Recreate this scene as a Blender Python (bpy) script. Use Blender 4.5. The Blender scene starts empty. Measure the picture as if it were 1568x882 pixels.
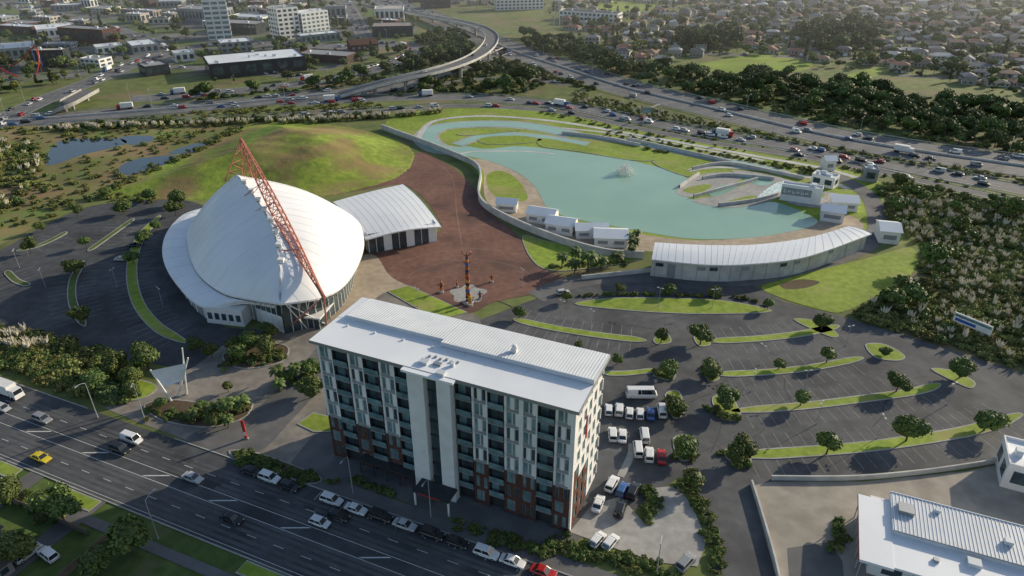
import bpy, math, random
import numpy as np
from mathutils import Vector, Matrix
from mathutils.geometry import tessellate_polygon
random.seed(11); np.random.seed(11)
R=random.random
def U(a,b): return a+(b-a)*R()
sc=bpy.context.scene
# ---------- ground survey: photo bearing -> plan position in metres ----------
TH=math.radians(29.0); FL=1065.0; HC=100.0
def G(u,v,z=0.0):
    a=(u-784)/FL; b=(v-441)/FL
    t=(HC-z)/(math.sin(TH)+b*math.cos(TH))
    return (a*t,(math.cos(TH)-b*math.sin(TH))*t)
def G3(u,v,z): x,y=G(u,v,z); return (x,y,z)
# ---------- camera ----------
cd=bpy.data.cameras.new("camera"); cam=bpy.data.objects.new("camera",cd); sc.collection.objects.link(cam)
cd.sensor_width=36; cd.lens=FL/1568*36; cd.clip_end=20000; cd.clip_start=1
cam.location=(0,0,HC); cam.rotation_euler=(math.radians(61),0,0); sc.camera=cam
# ---------- light ----------
EL=math.radians(20); AZ=math.radians(58)
sd=Vector((math.sin(AZ)*math.cos(EL),math.cos(AZ)*math.cos(EL),math.sin(EL)))
w=bpy.data.worlds.new("World"); sc.world=w; w.use_nodes=True
nt=w.node_tree; bg=nt.nodes["Background"]; sky=nt.nodes.new("ShaderNodeTexSky"); sky.sky_type='NISHITA'; sky.sun_disc=False
sky.sun_elevation=EL; sky.sun_rotation=AZ; nt.links.new(sky.outputs[0],bg.inputs[0]); bg.inputs[1].default_value=0.145
sl=bpy.data.lights.new("sun",'SUN'); sl.energy=5.0; sl.angle=math.radians(.5); sl.color=(1,.88,.67)
so=bpy.data.objects.new("sun",sl); sc.collection.objects.link(so); so.rotation_euler=(-sd).to_track_quat('-Z','Y').to_euler()
sc.view_settings.view_transform='Standard'; sc.view_settings.look='None'; sc.view_settings.exposure=0

# ---------- materials ----------
def M(name,c1,c2=None,scale=1.0,rough=.85,big=.03,bigamt=.25,metal=0.0,spec=.25,bump=0.0,objcol=False,rnd=0.0,attr=False,detail=5,c3=None,s3=.05,t3=.55):
    m=bpy.data.materials.new(name); m.use_nodes=True; n=m.node_tree; L=n.links; N=n.nodes
    bs=N["Principled BSDF"]; bs.inputs["Roughness"].default_value=rough; bs.inputs["Metallic"].default_value=metal
    bs.inputs["Specular IOR Level"].default_value=spec
    c2=c2 or c1
    geo=N.new("ShaderNodeNewGeometry")
    nz=N.new("ShaderNodeTexNoise"); nz.inputs["Scale"].default_value=scale; nz.inputs["Detail"].default_value=detail; L.new(geo.outputs["Position"],nz.inputs["Vector"])
    mix=N.new("ShaderNodeMix"); mix.data_type='RGBA'; mix.inputs[6].default_value=(*c1,1); mix.inputs[7].default_value=(*c2,1)
    mr=N.new("ShaderNodeMapRange"); mr.inputs[1].default_value=.35; mr.inputs[2].default_value=.65
    if attr:
        at=N.new("ShaderNodeAttribute"); at.attribute_name="shade"; L.new(at.outputs["Fac"],mix.inputs[0])
    else:
        L.new(nz.outputs[0],mr.inputs[0]); L.new(mr.outputs[0],mix.inputs[0])
    col=mix.outputs[2]
    if objcol:
        oi=N.new("ShaderNodeObjectInfo"); m2=N.new("ShaderNodeMix"); m2.data_type='RGBA'; m2.blend_type='MULTIPLY'; m2.inputs[0].default_value=1
        L.new(oi.outputs["Color"],m2.inputs[6]); L.new(col,m2.inputs[7]); col=m2.outputs[2]
    if c3:
        n3=N.new("ShaderNodeTexNoise"); n3.inputs["Scale"].default_value=s3; n3.inputs["Detail"].default_value=6; L.new(geo.outputs["Position"],n3.inputs["Vector"])
        r3=N.new("ShaderNodeMapRange"); r3.inputs[1].default_value=t3-.06; r3.inputs[2].default_value=t3+.08; L.new(n3.outputs[0],r3.inputs[0])
        m3=N.new("ShaderNodeMix"); m3.data_type='RGBA'; L.new(r3.outputs[0],m3.inputs[0]); L.new(col,m3.inputs[6]); m3.inputs[7].default_value=(*c3,1); col=m3.outputs[2]
    if bigamt>0 or rnd>0:
        hs=N.new("ShaderNodeHueSaturation")
        nb=N.new("ShaderNodeTexNoise"); nb.inputs["Scale"].default_value=big; nb.inputs["Detail"].default_value=3; L.new(geo.outputs["Position"],nb.inputs["Vector"])
        rb=N.new("ShaderNodeMapRange"); rb.inputs[1].default_value=.3; rb.inputs[2].default_value=.7; rb.inputs[3].default_value=1-bigamt; rb.inputs[4].default_value=1+bigamt; L.new(nb.outputs[0],rb.inputs[0])
        v=rb.outputs[0]
        if rnd>0:
            oi=N.new("ShaderNodeObjectInfo"); rr=N.new("ShaderNodeMapRange"); rr.inputs[3].default_value=1-rnd; rr.inputs[4].default_value=1+rnd; L.new(oi.outputs["Random"],rr.inputs[0])
            mm=N.new("ShaderNodeMath"); mm.operation='MULTIPLY'; L.new(v,mm.inputs[0]); L.new(rr.outputs[0],mm.inputs[1]); v=mm.outputs[0]
            rh=N.new("ShaderNodeMapRange"); rh.inputs[3].default_value=.5-rnd*.10; rh.inputs[4].default_value=.5+rnd*.04; L.new(oi.outputs["Random"],rh.inputs[0]); L.new(rh.outputs[0],hs.inputs["Hue"])
        L.new(v,hs.inputs["Value"]); L.new(col,hs.inputs["Color"]); col=hs.outputs[0]
    L.new(col,bs.inputs["Base Color"])
    if bump>0:
        bp=N.new("ShaderNodeBump"); bp.inputs["Strength"].default_value=bump; bp.inputs["Distance"].default_value=.3; L.new(nz.outputs[0],bp.inputs["Height"]); L.new(bp.outputs[0],bs.inputs["Normal"])
    return m
m_ground=M("rough_ground",(.11,.14,.04),(.18,.20,.065),.15,big=.01,bigamt=.25,c3=(.21,.17,.09),s3=.03,t3=.57,bump=.5)
m_town=M("town_ground",(.13,.13,.125),(.18,.175,.165),.08,big=.02,bigamt=.25,c3=(.11,.15,.045),s3=.025,t3=.5)
m_lawn=M("lawn",(.18,.255,.03),(.265,.335,.05),.5,big=.04,bigamt=.22,c3=(.29,.29,.09),s3=.06,t3=.6,bump=.3)
m_dlawn=M("shade_darkened_grass",(.07,.11,.025),(.11,.155,.04),.4,big=.05,bigamt=.3,c3=(.13,.12,.06),s3=.1,t3=.58,bump=.4)  # shade on the near verge is put into this darker grass colour
m_mound=M("mound_grass",(.165,.235,.03),(.27,.325,.05),.35,big=.035,bigamt=.25,c3=(.25,.19,.075),s3=.04,t3=.52,bump=.9)
m_wet=M("wetland_grass",(.20,.175,.07),(.14,.20,.045),.12,c3=(.25,.18,.09),s3=.04,t3=.5,bump=.6)
m_asph=M("asphalt",(.092,.094,.098),(.120,.121,.123),.4,rough=.85,big=.05,bigamt=.22,c3=(.074,.076,.080),s3=.09,t3=.57,spec=.2)
m_asphS=M("asphalt_dark_seal",(.068,.071,.077),(.092,.094,.098),.4,rough=.85,big=.05,bigamt=.22,c3=(.055,.057,.061),s3=.09,t3=.57,spec=.2)
m_asph2=M("asphalt_worn",(.13,.128,.128),(.165,.16,.155),.3,rough=.8,big=.04,bigamt=.2,c3=(.105,.105,.107),s3=.1,t3=.57)
m_asphR=M("asphalt_motorway",(.14,.14,.142),(.175,.17,.165),.2,rough=.8,big=.03,bigamt=.15)
m_track=M("asphalt_wheel_tracks",(.086,.088,.092),(.11,.11,.11),.5,rough=.75,big=.08,bigamt=.25)
m_tar=M("tar_seal_repair",(.04,.041,.043),(.055,.055,.057),1.0,rough=.7)
m_conc=M("concrete",(.32,.31,.29),(.40,.385,.36),.6,big=.1,bigamt=.18,c3=(.25,.245,.23),s3=.2,t3=.6)
m_concw=M("pale_concrete",(.45,.44,.42),(.55,.54,.51),.5,big=.1,bigamt=.15)
m_beige=M("beige_paving",(.36,.29,.21),(.45,.37,.28),.5,big=.1,bigamt=.15)
m_plaza=M("plaza_terracotta_paving",(.16,.082,.062),(.21,.112,.084),.5,big=.06,bigamt=.2,c3=(.125,.072,.058),s3=.08,t3=.58)
m_plazab=M("plaza_paving_band",(.21,.125,.097),(.24,.15,.115),.5)
m_pave=M("forecourt_paving",(.21,.19,.165),(.28,.25,.215),.5,big=.07,bigamt=.2,c3=(.165,.155,.14),s3=.1,t3=.56)
m_yard=M("yard_concrete",(.31,.28,.23),(.39,.35,.295),.3,big=.06,bigamt=.2,c3=(.25,.22,.19),s3=.12,t3=.56)
m_paint=M("white_road_paint",(.62,.62,.6),(.5,.5,.48),2.0,bigamt=.1)
m_paintw=M("worn_bay_paint",(.20,.20,.20),(.33,.33,.32),1.0,bigamt=.25,big=.2)
m_mulch=M("garden_bed_mulch",(.09,.065,.045),(.12,.09,.05),1.0)
m_water=M("pond_water",(.25,.405,.315),(.275,.43,.33),.05,rough=.16,big=.02,bigamt=.08,spec=.3,bump=.06)
m_foam=M("whitewater_foam",(.25,.42,.38),(.8,.85,.85),1.2,rough=.4,detail=8)
m_dwater=M("wetland_water",(.04,.06,.08),rough=.05,spec=.6,bigamt=0)
m_white=M("white_roof_sheet",(.80,.81,.82),(.75,.765,.78),.12,rough=.38,big=.05,bigamt=.05,spec=.35)
m_rib=M("corrugated_roof",(.60,.63,.66),(.53,.56,.60),.3,rough=.4,bigamt=.08,spec=.4)
m_wwall=M("white_wall",(.78,.77,.75),(.70,.69,.67),.5,rough=.7,bigamt=.08)
m_grey=M("grey_cladding",(.25,.26,.27),(.30,.31,.32),.6,bigamt=.12)
m_dark=M("dark_cladding",(.035,.037,.04),(.05,.052,.055),.8,bigamt=.12)
m_brick=M("brown_brick",(.085,.039,.030),(.12,.056,.042),1.5,bigamt=.15)
m_glass=M("window_glass",(.03,.05,.06),(.06,.09,.10),.4,rough=.06,spec=.8,bigamt=.3,big=.3)
m_glassb=M("tinted_glass",(.10,.17,.19),(.18,.27,.28),.5,rough=.08,spec=.8,bigamt=.3,big=.3)
m_frame=M("aluminium_frame",(.35,.36,.37),rough=.4,metal=.5,bigamt=0)
m_red=M("salmon_red_steel",(.50,.18,.125),(.44,.16,.11),1.0,rough=.5,bigamt=.05)
m_redp=M("red_paint",(.45,.035,.025),bigamt=0,rough=.5)
m_orange=M("orange_paint",(.5,.17,.05),bigamt=0,rough=.5)
m_yel=M("yellow_paint",(.5,.35,.06),bigamt=0,rough=.5)
m_blue=M("blue_paint",(.04,.12,.4),bigamt=0,rough=.5)
m_timber=M("carved_timber",(.12,.05,.035),(.19,.085,.055),2.0,bigamt=.1)
m_steel=M("galvanised_steel",(.42,.43,.44),rough=.45,metal=.3,bigamt=0)
m_bark=M("bark",(.13,.095,.07),(.08,.06,.045),3.0,bigamt=0)
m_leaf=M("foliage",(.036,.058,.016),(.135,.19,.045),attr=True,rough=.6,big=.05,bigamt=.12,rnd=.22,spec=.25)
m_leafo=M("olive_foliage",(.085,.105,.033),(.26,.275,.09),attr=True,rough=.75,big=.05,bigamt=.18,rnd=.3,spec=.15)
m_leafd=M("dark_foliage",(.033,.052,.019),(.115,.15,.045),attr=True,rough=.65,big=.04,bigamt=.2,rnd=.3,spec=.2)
m_plume=M("pampas_plume",(.54,.49,.38),(.66,.60,.48),2.0,bigamt=.1)
m_carp=M("car_paint",(1,1,1),objcol=True,rough=.25,spec=.6,bigamt=0)
m_carg=M("car_glass",(.02,.025,.03),rough=.05,spec=.8,bigamt=0)
m_tyre=M("tyre_rubber",(.02,.02,.02),bigamt=0)
m_lamp=M("lamp_lens",(.7,.68,.6),rough=.2,bigamt=0); m_tail=M("tail_lamp",(.35,.02,.02),rough=.3,bigamt=0)
m_roofc=M("painted_roof",(1,1,1),(.85,.85,.85),.8,objcol=True,rough=.6,bigamt=.1)
m_hwall=M("house_wall",(.42,.38,.33),(.50,.46,.41),.4,rough=.8,bigamt=.05,rnd=.4)
m_fence=M("timber_fence",(.16,.13,.10),(.20,.16,.12),1.0,bigamt=.1)

# ---------- mesh builder ----------
class MB:
    def __init__(s): s.v=[];s.f=[];s.m=[];s.mats=[]
    def mi(s,m):
        if m not in s.mats: s.mats.append(m)
        return s.mats.index(m)
    def add(s,vs,fs,m):
        o=len(s.v); s.v+=[tuple(p) for p in vs]; k=s.mi(m)
        for f in fs: s.f.append([i+o for i in f]); s.m.append(k)
    def hexa(s,b,t,m,bottom=False):
        fs=[(4,5,6,7)]+[(i,(i+1)%4,4+(i+1)%4,4+i) for i in range(4)]
        if bottom: fs.append((3,2,1,0))
        s.add(list(b)+list(t),fs,m)
    def box(s,x0,y0,z0,x1,y1,z1,m,T=None):
        b=[(x0,y0,z0),(x1,y0,z0),(x1,y1,z0),(x0,y1,z0)]; t=[(p[0],p[1],z1) for p in b]
        if T: b=[T@Vector(p) for p in b]; t=[T@Vector(p) for p in t]
        s.hexa(b,t,m,True)
    def beam(s,p,q,r,m,n=4,r2=None):
        p=Vector(p);q=Vector(q);d=q-p
        if d.length<1e-6: return
        r2=r if r2 is None else r2
        e=d.normalized(); a=e.cross(Vector((0,0,1)))
        if a.length<.01: a=e.cross(Vector((1,0,0)))
        a.normalize(); b=e.cross(a); vs=[];off=math.pi/4 if n==4 else 0
        for c,rr in((p,r),(q,r2)):
            for i in range(n):
                an=off+2*math.pi*i/n; vs.append(c+a*(math.cos(an)*rr)+b*(math.sin(an)*rr))
        s.add(vs,[(i,(i+1)%n,n+(i+1)%n,n+i) for i in range(n)]+[tuple(range(n-1,-1,-1)),tuple(range(n,2*n))],m)
    def loft(s,rows,m,closed=False):
        n=len(rows[0]); vs=[p for r in rows for p in r]; fs=[]
        for i in range(len(rows)-1):
            for j in range(n if closed else n-1):
                k=(j+1)%n; fs.append((i*n+j,i*n+k,(i+1)*n+k,(i+1)*n+j))
        s.add(vs,fs,m)
    def ball(s,c,r,m,nu=8,nv=5):
        if not hasattr(r,'__len__'): r=(r,r,r)
        rows=[]
        for i in range(nv+1):
            th=math.pi*i/nv; rows.append([(c[0]+r[0]*math.sin(th)*math.cos(2*math.pi*j/nu),c[1]+r[1]*math.sin(th)*math.sin(2*math.pi*j/nu),c[2]+r[2]*math.cos(th)) for j in range(nu)])
        s.loft(rows,m,True)
    def mesh(s,name,smooth=False):
        me=bpy.data.meshes.new(name); me.from_pydata(s.v,[],s.f)
        for m in s.mats: me.materials.append(m)
        me.polygons.foreach_set("material_index",s.m)
        if smooth: me.polygons.foreach_set("use_smooth",[True]*len(s.f))
        me.update(); return me
    def obj(s,name,smooth=False,loc=(0,0,0),rot=0):
        return put(s.mesh(name,smooth),name,loc[0],loc[1],loc[2],rot)
COL=sc.collection
def put(me,name,x,y,z=0,rot=0,s=1,color=None,parent=None):
    o=bpy.data.objects.new(name,me); o.location=(x,y,z); o.rotation_euler=(0,0,rot)
    o.scale=(s,s,s) if not hasattr(s,'__len__') else s
    if color: o.color=(*color,1)
    if parent: o.parent=parent
    COL.objects.link(o); return o
def empty(name):
    o=bpy.data.objects.new(name,None); COL.objects.link(o); return o
# ---------- curves ----------
def cr(pts,n=8,closed=False):
    P=[Vector(p) for p in pts]; out=[]; N=len(P)
    rng=range(N if closed else N-1)
    for i in rng:
        if closed: a,b,c,d=P[(i-1)%N],P[i],P[(i+1)%N],P[(i+2)%N]
        else: a,b,c,d=P[max(i-1,0)],P[i],P[i+1],P[min(i+2,N-1)]
        for k in range(n):
            t=k/n; out.append(.5*((2*b)+(c-a)*t+(2*a-5*b+4*c-d)*t*t+(3*b-a-3*c+d)*t**3))
    if not closed: out.append(P[-1])
    return out
def plan(pts,z=0): return [Vector(G(p[0],p[1],z)) for p in pts]
def resample(c,step):
    out=[c[0].copy()]; acc=0
    for a,b in zip(c,c[1:]):
        d=(b-a).length
        if d<1e-9: continue
        t=step-acc
        while t<=d:
            out.append(a.lerp(b,t/d)); t+=step
        acc=(acc+d)%step
    return out
BLK=[]
def inpoly(x,y,P):
    c=False;n=len(P);j=n-1
    for i in range(n):
        if (P[i][1]>y)!=(P[j][1]>y) and x<(P[j][0]-P[i][0])*(y-P[i][1])/(P[j][1]-P[i][1])+P[i][0]: c=not c
        j=i
    return c
def normals(c,closed=False):
    out=[];n=len(c)
    for i in range(n):
        a=c[(i-1)%n] if closed else c[max(i-1,0)]; b=c[(i+1)%n] if closed else c[min(i+1,n-1)]
        d=(b-a); d=d.normalized() if d.length>1e-9 else Vector((1,0)); out.append(Vector((-d.y,d.x)))
    return out
def area(P): return sum(P[i][0]*P[(i+1)%len(P)][1]-P[(i+1)%len(P)][0]*P[i][1] for i in range(len(P)))/2
def fillf(P):
    fs=[]
    for t in tessellate_polygon([[Vector((p.x,p.y,0)) for p in P]]):
        a,c,d=[P[i] for i in t]; cz=(c.x-a.x)*(d.y-a.y)-(c.y-a.y)*(d.x-a.x)
        fs.append(tuple(t) if cz>0 else tuple(t[::-1]))
    return fs
def sheet(name,pts,z,mat,smooth=True,isplan=False,n=6):
    P=pts if isplan else plan(pts)
    if smooth: P=cr(P,n,True)
    P=[Vector(p) for p in P]
    if area(P)<0: P=P[::-1]
    b=MB(); b.add([(p.x,p.y,z) for p in P],fillf(P),mat); b.obj(name); return P
def island(name,pts,mat=m_lawn,smooth=True,z=0.05,h=.14,isplan=False,kerb=.3):
    P=pts if isplan else plan(pts)
    if smooth: P=cr(P,5,True)
    if area(P)<0: P=P[::-1]
    nn=normals(P,True); Q=[p+q*kerb for p,q in zip(P,nn)]
    b=MB(); n=len(P)
    b.add([(p.x,p.y,z) for p in P]+[(p.x,p.y,z+h) for p in P]+[(p.x,p.y,z+h) for p in Q],
      [(i,(i+1)%n,n+(i+1)%n,n+i) for i in range(n)]+[(n+i,n+(i+1)%n,2*n+(i+1)%n,2*n+i) for i in range(n)],m_conc)
    b.add([(p.x,p.y,z+h) for p in Q],fillf(Q),mat); b.obj(name); return P
def strip_poly(c,w,taper=True):
    nn=normals(c); L=[];Rr=[];n=len(c)
    for i,(p,q) in enumerate(zip(c,nn)):
        k=1.0
        if taper: k=min(1,math.sqrt(max(.05,min(i,n-1-i)/(n*.12))))
        L.append(p+q*w/2*k); Rr.append(p-q*w/2*k)
    return L+Rr[::-1]
def ribbon(name,c,w,z,mat,off=0,b=None,dash=None,block=True):
    nn=normals(c); own=b is None; b=b or MB()
    if dash:
        c2=resample(c,1.0); nn=normals(c2); i=0
        while i+dash[0]<len(c2):
            rows=[]
            for k in range(i,i+dash[0]+1): p=c2[k]+nn[k]*off; rows.append([(p.x-nn[k].x*w/2,p.y-nn[k].y*w/2,z),(p.x+nn[k].x*w/2,p.y+nn[k].y*w/2,z)])
            b.loft(rows,mat); i+=dash[0]+dash[1]
    else:
        rows=[]
        for i,(p,q) in enumerate(zip(c,nn)):
            p=p+q*off; rows.append([(p.x-q.x*w/2,p.y-q.y*w/2,z),(p.x+q.x*w/2,p.y+q.y*w/2,z)])
        b.loft(rows,mat)
        if block:
            for p in resample(c,max(3,w/3)): BLK.append((p.x,p.y,w/2))
    if own: b.obj(name)
def wall(name,c,h,th,mat,z=0,b=None):
    own=b is None; b=b or MB(); nn=normals(c); rows=[]
    for i,(p,q) in enumerate(zip(c,nn)):
        rows.append([(p.x-q.x*th/2,p.y-q.y*th/2,z),(p.x-q.x*th/2,p.y-q.y*th/2,z+h),(p.x+q.x*th/2,p.y+q.y*th/2,z+h),(p.x+q.x*th/2,p.y+q.y*th/2,z)])
    b.loft(rows,mat)
    if own: return b.obj(name)
# ---------- foliage meshes ----------
def foliage(name,lobes,nleaf,size,mat,trunk=None,core=.74,seed=0):
    rs=np.random.RandomState(seed); b=MB()
    if trunk:
        h,r=trunk; b.beam((0,0,-.2),(.05,.03,h),r,m_bark,7,r*.6)
        for k in range(4):
            l=lobes[k%len(lobes)][0]; b.beam((.04,.02,h*.8),(l[0]*.8,l[1]*.8,l[2]),r*.45,m_bark,5,r*.15)
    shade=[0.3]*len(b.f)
    for (c,r) in lobes:
        n0=len(b.f); nu,nv=9,6; rows=[]
        for i in range(nv+1):
            th=math.pi*i/nv; row=[]
            for j in range(nu):
                k=core*(1+.3*(rs.rand()-.5)); a=2*math.pi*j/nu
                row.append((c[0]+r[0]*k*math.sin(th)*math.cos(a),c[1]+r[1]*k*math.sin(th)*math.sin(a),max(-.1,c[2]+r[2]*k*math.cos(th))))
            rows.append(row)
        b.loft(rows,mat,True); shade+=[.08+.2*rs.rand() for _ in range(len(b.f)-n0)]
    vol=np.array([l[1][0]*l[1][1]+l[1][0]*l[1][2] for l in lobes]); pr=vol/vol.sum()
    cl=[rs.normal(size=3) for _ in range(14)]; cl=[c/np.linalg.norm(c) for c in cl]; cb=rs.rand(14)
    vs=[];fs=[]
    for i in range(nleaf):
        k=rs.choice(len(lobes),p=pr); c,r=lobes[k]
        d=rs.normal(size=3); d/=np.linalg.norm(d)
        if d[2]<-.35: d[2]*=-.6
        q=max(range(14),key=lambda j:cl[j]@d+.25*cb[j])
        rad=(.80+.28*rs.rand()**1.5)*(.86+.28*cb[q])
        p=np.array(c)+np.array(r)*d*rad
        nrm=d+rs.normal(size=3)*.55; nrm/=np.linalg.norm(nrm)
        t=np.cross(nrm,rs.normal(size=3)); t/=np.linalg.norm(t); bb=np.cross(nrm,t)
        s=size*(.6+.8*rs.rand()); e=s*(.5+.4*rs.rand())
        o=len(vs); vs+=[p-t*s,p-bb*e+nrm*s*.15,p+t*s,p+bb*e-nrm*s*.1]; fs.append((o,o+1,o+2,o+3))
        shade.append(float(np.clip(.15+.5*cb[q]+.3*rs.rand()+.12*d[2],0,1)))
    b.add(vs,fs,mat)
    me=b.mesh(name); a=me.attributes.new("shade",'FLOAT','FACE'); a.data.foreach_set("value",shade[:len(me.polygons)])
    return me
def lob(n,R0,z,r,rs,sq=.8):
    out=[((0,0,z+.15*R0),(r*1.05,r*1.05,r*sq))]
    for i in range(n):
        a=2*math.pi*i/n+rs.rand()*.8; d=R0*(.6+.6*rs.rand()); k=r*(.5+.5*rs.rand())
        out.append(((d*math.cos(a),d*math.sin(a),z+(rs.rand()-.5)*r*.9),(k,k,k*sq)))
    return out
rs=np.random.RandomState(3)
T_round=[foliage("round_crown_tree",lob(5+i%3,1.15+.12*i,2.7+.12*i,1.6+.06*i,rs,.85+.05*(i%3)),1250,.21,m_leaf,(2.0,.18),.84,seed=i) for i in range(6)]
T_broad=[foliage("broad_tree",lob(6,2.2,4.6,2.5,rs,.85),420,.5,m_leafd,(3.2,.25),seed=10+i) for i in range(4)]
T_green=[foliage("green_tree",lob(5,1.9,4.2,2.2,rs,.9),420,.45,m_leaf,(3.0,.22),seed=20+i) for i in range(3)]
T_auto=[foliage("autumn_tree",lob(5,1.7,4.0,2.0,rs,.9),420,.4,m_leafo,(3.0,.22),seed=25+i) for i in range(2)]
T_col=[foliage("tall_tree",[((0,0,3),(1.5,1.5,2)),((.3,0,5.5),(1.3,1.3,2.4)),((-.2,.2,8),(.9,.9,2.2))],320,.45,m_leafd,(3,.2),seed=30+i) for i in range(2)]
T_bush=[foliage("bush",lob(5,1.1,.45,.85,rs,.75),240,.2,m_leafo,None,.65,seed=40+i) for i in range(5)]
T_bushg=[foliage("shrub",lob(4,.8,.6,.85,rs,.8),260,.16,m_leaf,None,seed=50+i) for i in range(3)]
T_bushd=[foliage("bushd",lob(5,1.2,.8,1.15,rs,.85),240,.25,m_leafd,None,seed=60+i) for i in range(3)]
def pampas():
    out=[]
    for s in range(2):
        r=np.random.RandomState(70+s); b=MB()
        for i in range(70):
            a=r.rand()*6.28; l=1.0+r.rand()*.7; p0=Vector((math.cos(a)*.2,math.sin(a)*.2,0)); p1=Vector((math.cos(a)*l*.6,math.sin(a)*l*.6,l)); p2=Vector((math.cos(a)*l*1.15,math.sin(a)*l*1.15,l*.6))
            t=Vector((-math.sin(a),math.cos(a),0))*.09
            b.add([p0-t,p0+t,p1+t,p1-t],[(0,1,2,3)],m_leafo); b.add([p1-t,p1+t,p2],[(0,1,2)],m_leafo)
        for i in range(12):
            a=r.rand()*6.28; q=.25+r.rand()*.7; b.beam((0,0,.6),(math.cos(a)*q*.8,math.sin(a)*q*.8,1.9),.03,m_plume,3); b.beam((math.cos(a)*q*.7,math.sin(a)*q*.7,1.7),(math.cos(a)*q*1.15,math.sin(a)*q*1.15,2.6+r.rand()*.4),.17,m_plume,5,.04)
        me=b.mesh("pampas_grass"); at=me.attributes.new("shade",'FLOAT','FACE'); at.data.foreach_set("value",[float(r.rand()) for _ in b.f]); out.append(me)
    return out
T_pam=pampas()
def palm(seed,h):
    r=np.random.RandomState(seed); b=MB(); b.beam((0,0,-.1),(.15,.1,h),.2,m_bark,8,.13)
    for i in range(22):
        a=i*2.4+r.rand()*.4; up=.9-1.3*(i/22); L=2.3
        pts=[]
        for k in range(6):
            t=k/5; rr=L*t*(1-.15*t); z=h+up*L*t*.7-1.1*t*t*L*.55; pts.append(Vector((.15+math.cos(a)*rr,.1+math.sin(a)*rr,z)))
        tn=Vector((-math.sin(a),math.cos(a),0))
        for k in range(5):
            for s in(-1,1):
                w0=.5*math.sin(math.pi*(k+.3)/5.6); w1=.5*math.sin(math.pi*(k+1.3)/6.6)
                b.add([pts[k],pts[k+1],pts[k+1]+tn*s*w1-Vector((0,0,.25*w1)),pts[k]+tn*s*w0-Vector((0,0,.25*w0))],[(0,1,2,3)],m_leaf)
    me=b.mesh("palm_tree"); at=me.attributes.new("shade",'FLOAT','FACE'); at.data.foreach_set("value",[float(r.rand()*.9) for _ in b.f]); return me
T_palm=[palm(1,4.6),palm(2,3.6)]
# ---------- vehicles ----------
def car_mesh(kind):
    b=MB()
    P=dict(hatch=(4.1,1.74,.86,1.47,-1.95,1.05,-1.55,.35),sedan=(4.6,1.8,.86,1.43,-1.55,1.05,-1.0,.3),suv=(4.6,1.86,1.02,1.72,-2.15,1.15,-1.9,.5),van=(4.9,1.85,1.15,1.98,-2.4,1.75,-2.3,1.15),minibus=(7.0,2.1,1.45,2.7,-3.45,3.25,-3.4,2.7))[kind]
    L,W,zb,zt,g0,g1,r0,r1=P; w=W/2; h=L/2
    if kind=='minibus': st=[(-h,.45,zb*.95,.95),(-h+.15,.35,zb,1),(h-.3,.35,zb,1),(h,.45,zb*.85,.92)]
    else: st=[(-h,.42,zb*.86,.86),(-h+.18,.28,zb*.98,.96),(-h*.4,.25,zb,1),(g1-.1,.25,zb*.99,1),(h-.55,.25,zb*.86,.97),(h-.12,.3,zb*.74,.9),(h,.4,zb*.62,.8)]
    rows=[]
    for x,z0,z1,k in st:
        ww=w*k; rows.append([(x,-ww*.9,z0),(x,-ww,z0+.15),(x,-ww,z1-.16),(x,-ww*.9,z1),(x,ww*.9,z1),(x,ww,z1-.16),(x,ww,z0+.15),(x,ww*.9,z0)])
    b.loft(rows,m_carp,True); b.add(rows[0],[tuple(range(8))],m_carp); b.add(rows[-1],[tuple(range(7,-1,-1))],m_carp)
    wb=w*.9; wt=w*.74; z0=zb-.03
    B=[(g0,-wb,z0),(g1,-wb,z0),(g1,wb,z0),(g0,wb,z0)]; T=[(r0,-wt,zt-.05),(r1,-wt,zt-.05),(r1,wt,zt-.05),(r0,wt,zt-.05)]
    b.hexa(B,T,m_carg)
    e=.05; b.hexa([(r0-e,-wt-e,zt-.06),(r1+e,-wt-e,zt-.06),(r1+e,wt+e,zt-.06),(r0-e,wt+e,zt-.06)],[(r0+.12,-wt+.1,zt),(r1-.12,-wt+.1,zt),(r1-.12,wt-.1,zt),(r0+.12,wt-.1,zt)],m_carp)
    for s in(-1,1):
        for (gx,rx) in((g0,r0),(g1,r1),((g0+g1)/2,(r0+r1)/2)): b.beam((gx,s*wb,z0),(rx,s*wt,zt-.04),.05,m_carp)
        if kind in('van','minibus'):
            b.hexa([(g0+.1,s*(wb+.01),z0),(g0+L*.35,s*(wb+.01),z0),(g0+L*.35,s*(wb-.04),z0),(g0+.1,s*(wb-.04),z0)],[(r0+.1,s*(wt+.01),zt-.06),(r0+L*.35,s*(wt+.01),zt-.06),(r0+L*.35,s*(wt-.04),zt-.06),(r0+.1,s*(wt-.04),zt-.06)],m_carp)
        for x in(-h+.8,h-.85): b.beam((x,s*(w-.22),.32),(x,s*(w+.01),.32),.33,m_tyre,12); b.beam((x,s*(w),.32),(x,s*(w+.02),.32),.19,m_frame,8)
        b.box(h-.2,s*w*.68-.15,zb*.55,h-.02,s*w*.68+.15,zb*.72,m_lamp); b.box(-h-.01,s*w*.7-.13,zb*.65,-h+.1,s*w*.7+.13,zb*.85,m_tail)
        b.box(g1-.35,s*(w+.1)-.08,z0,g1-.2,s*(w+.1)+.08,z0+.14,m_carp)
    return b.mesh(kind)
CM={k:car_mesh(k) for k in('hatch','sedan','suv','van','minibus')}
NAME=dict(hatch='hatchback_car',sedan='sedan_car',suv='suv_car',van='van',minibus='minibus')
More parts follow.
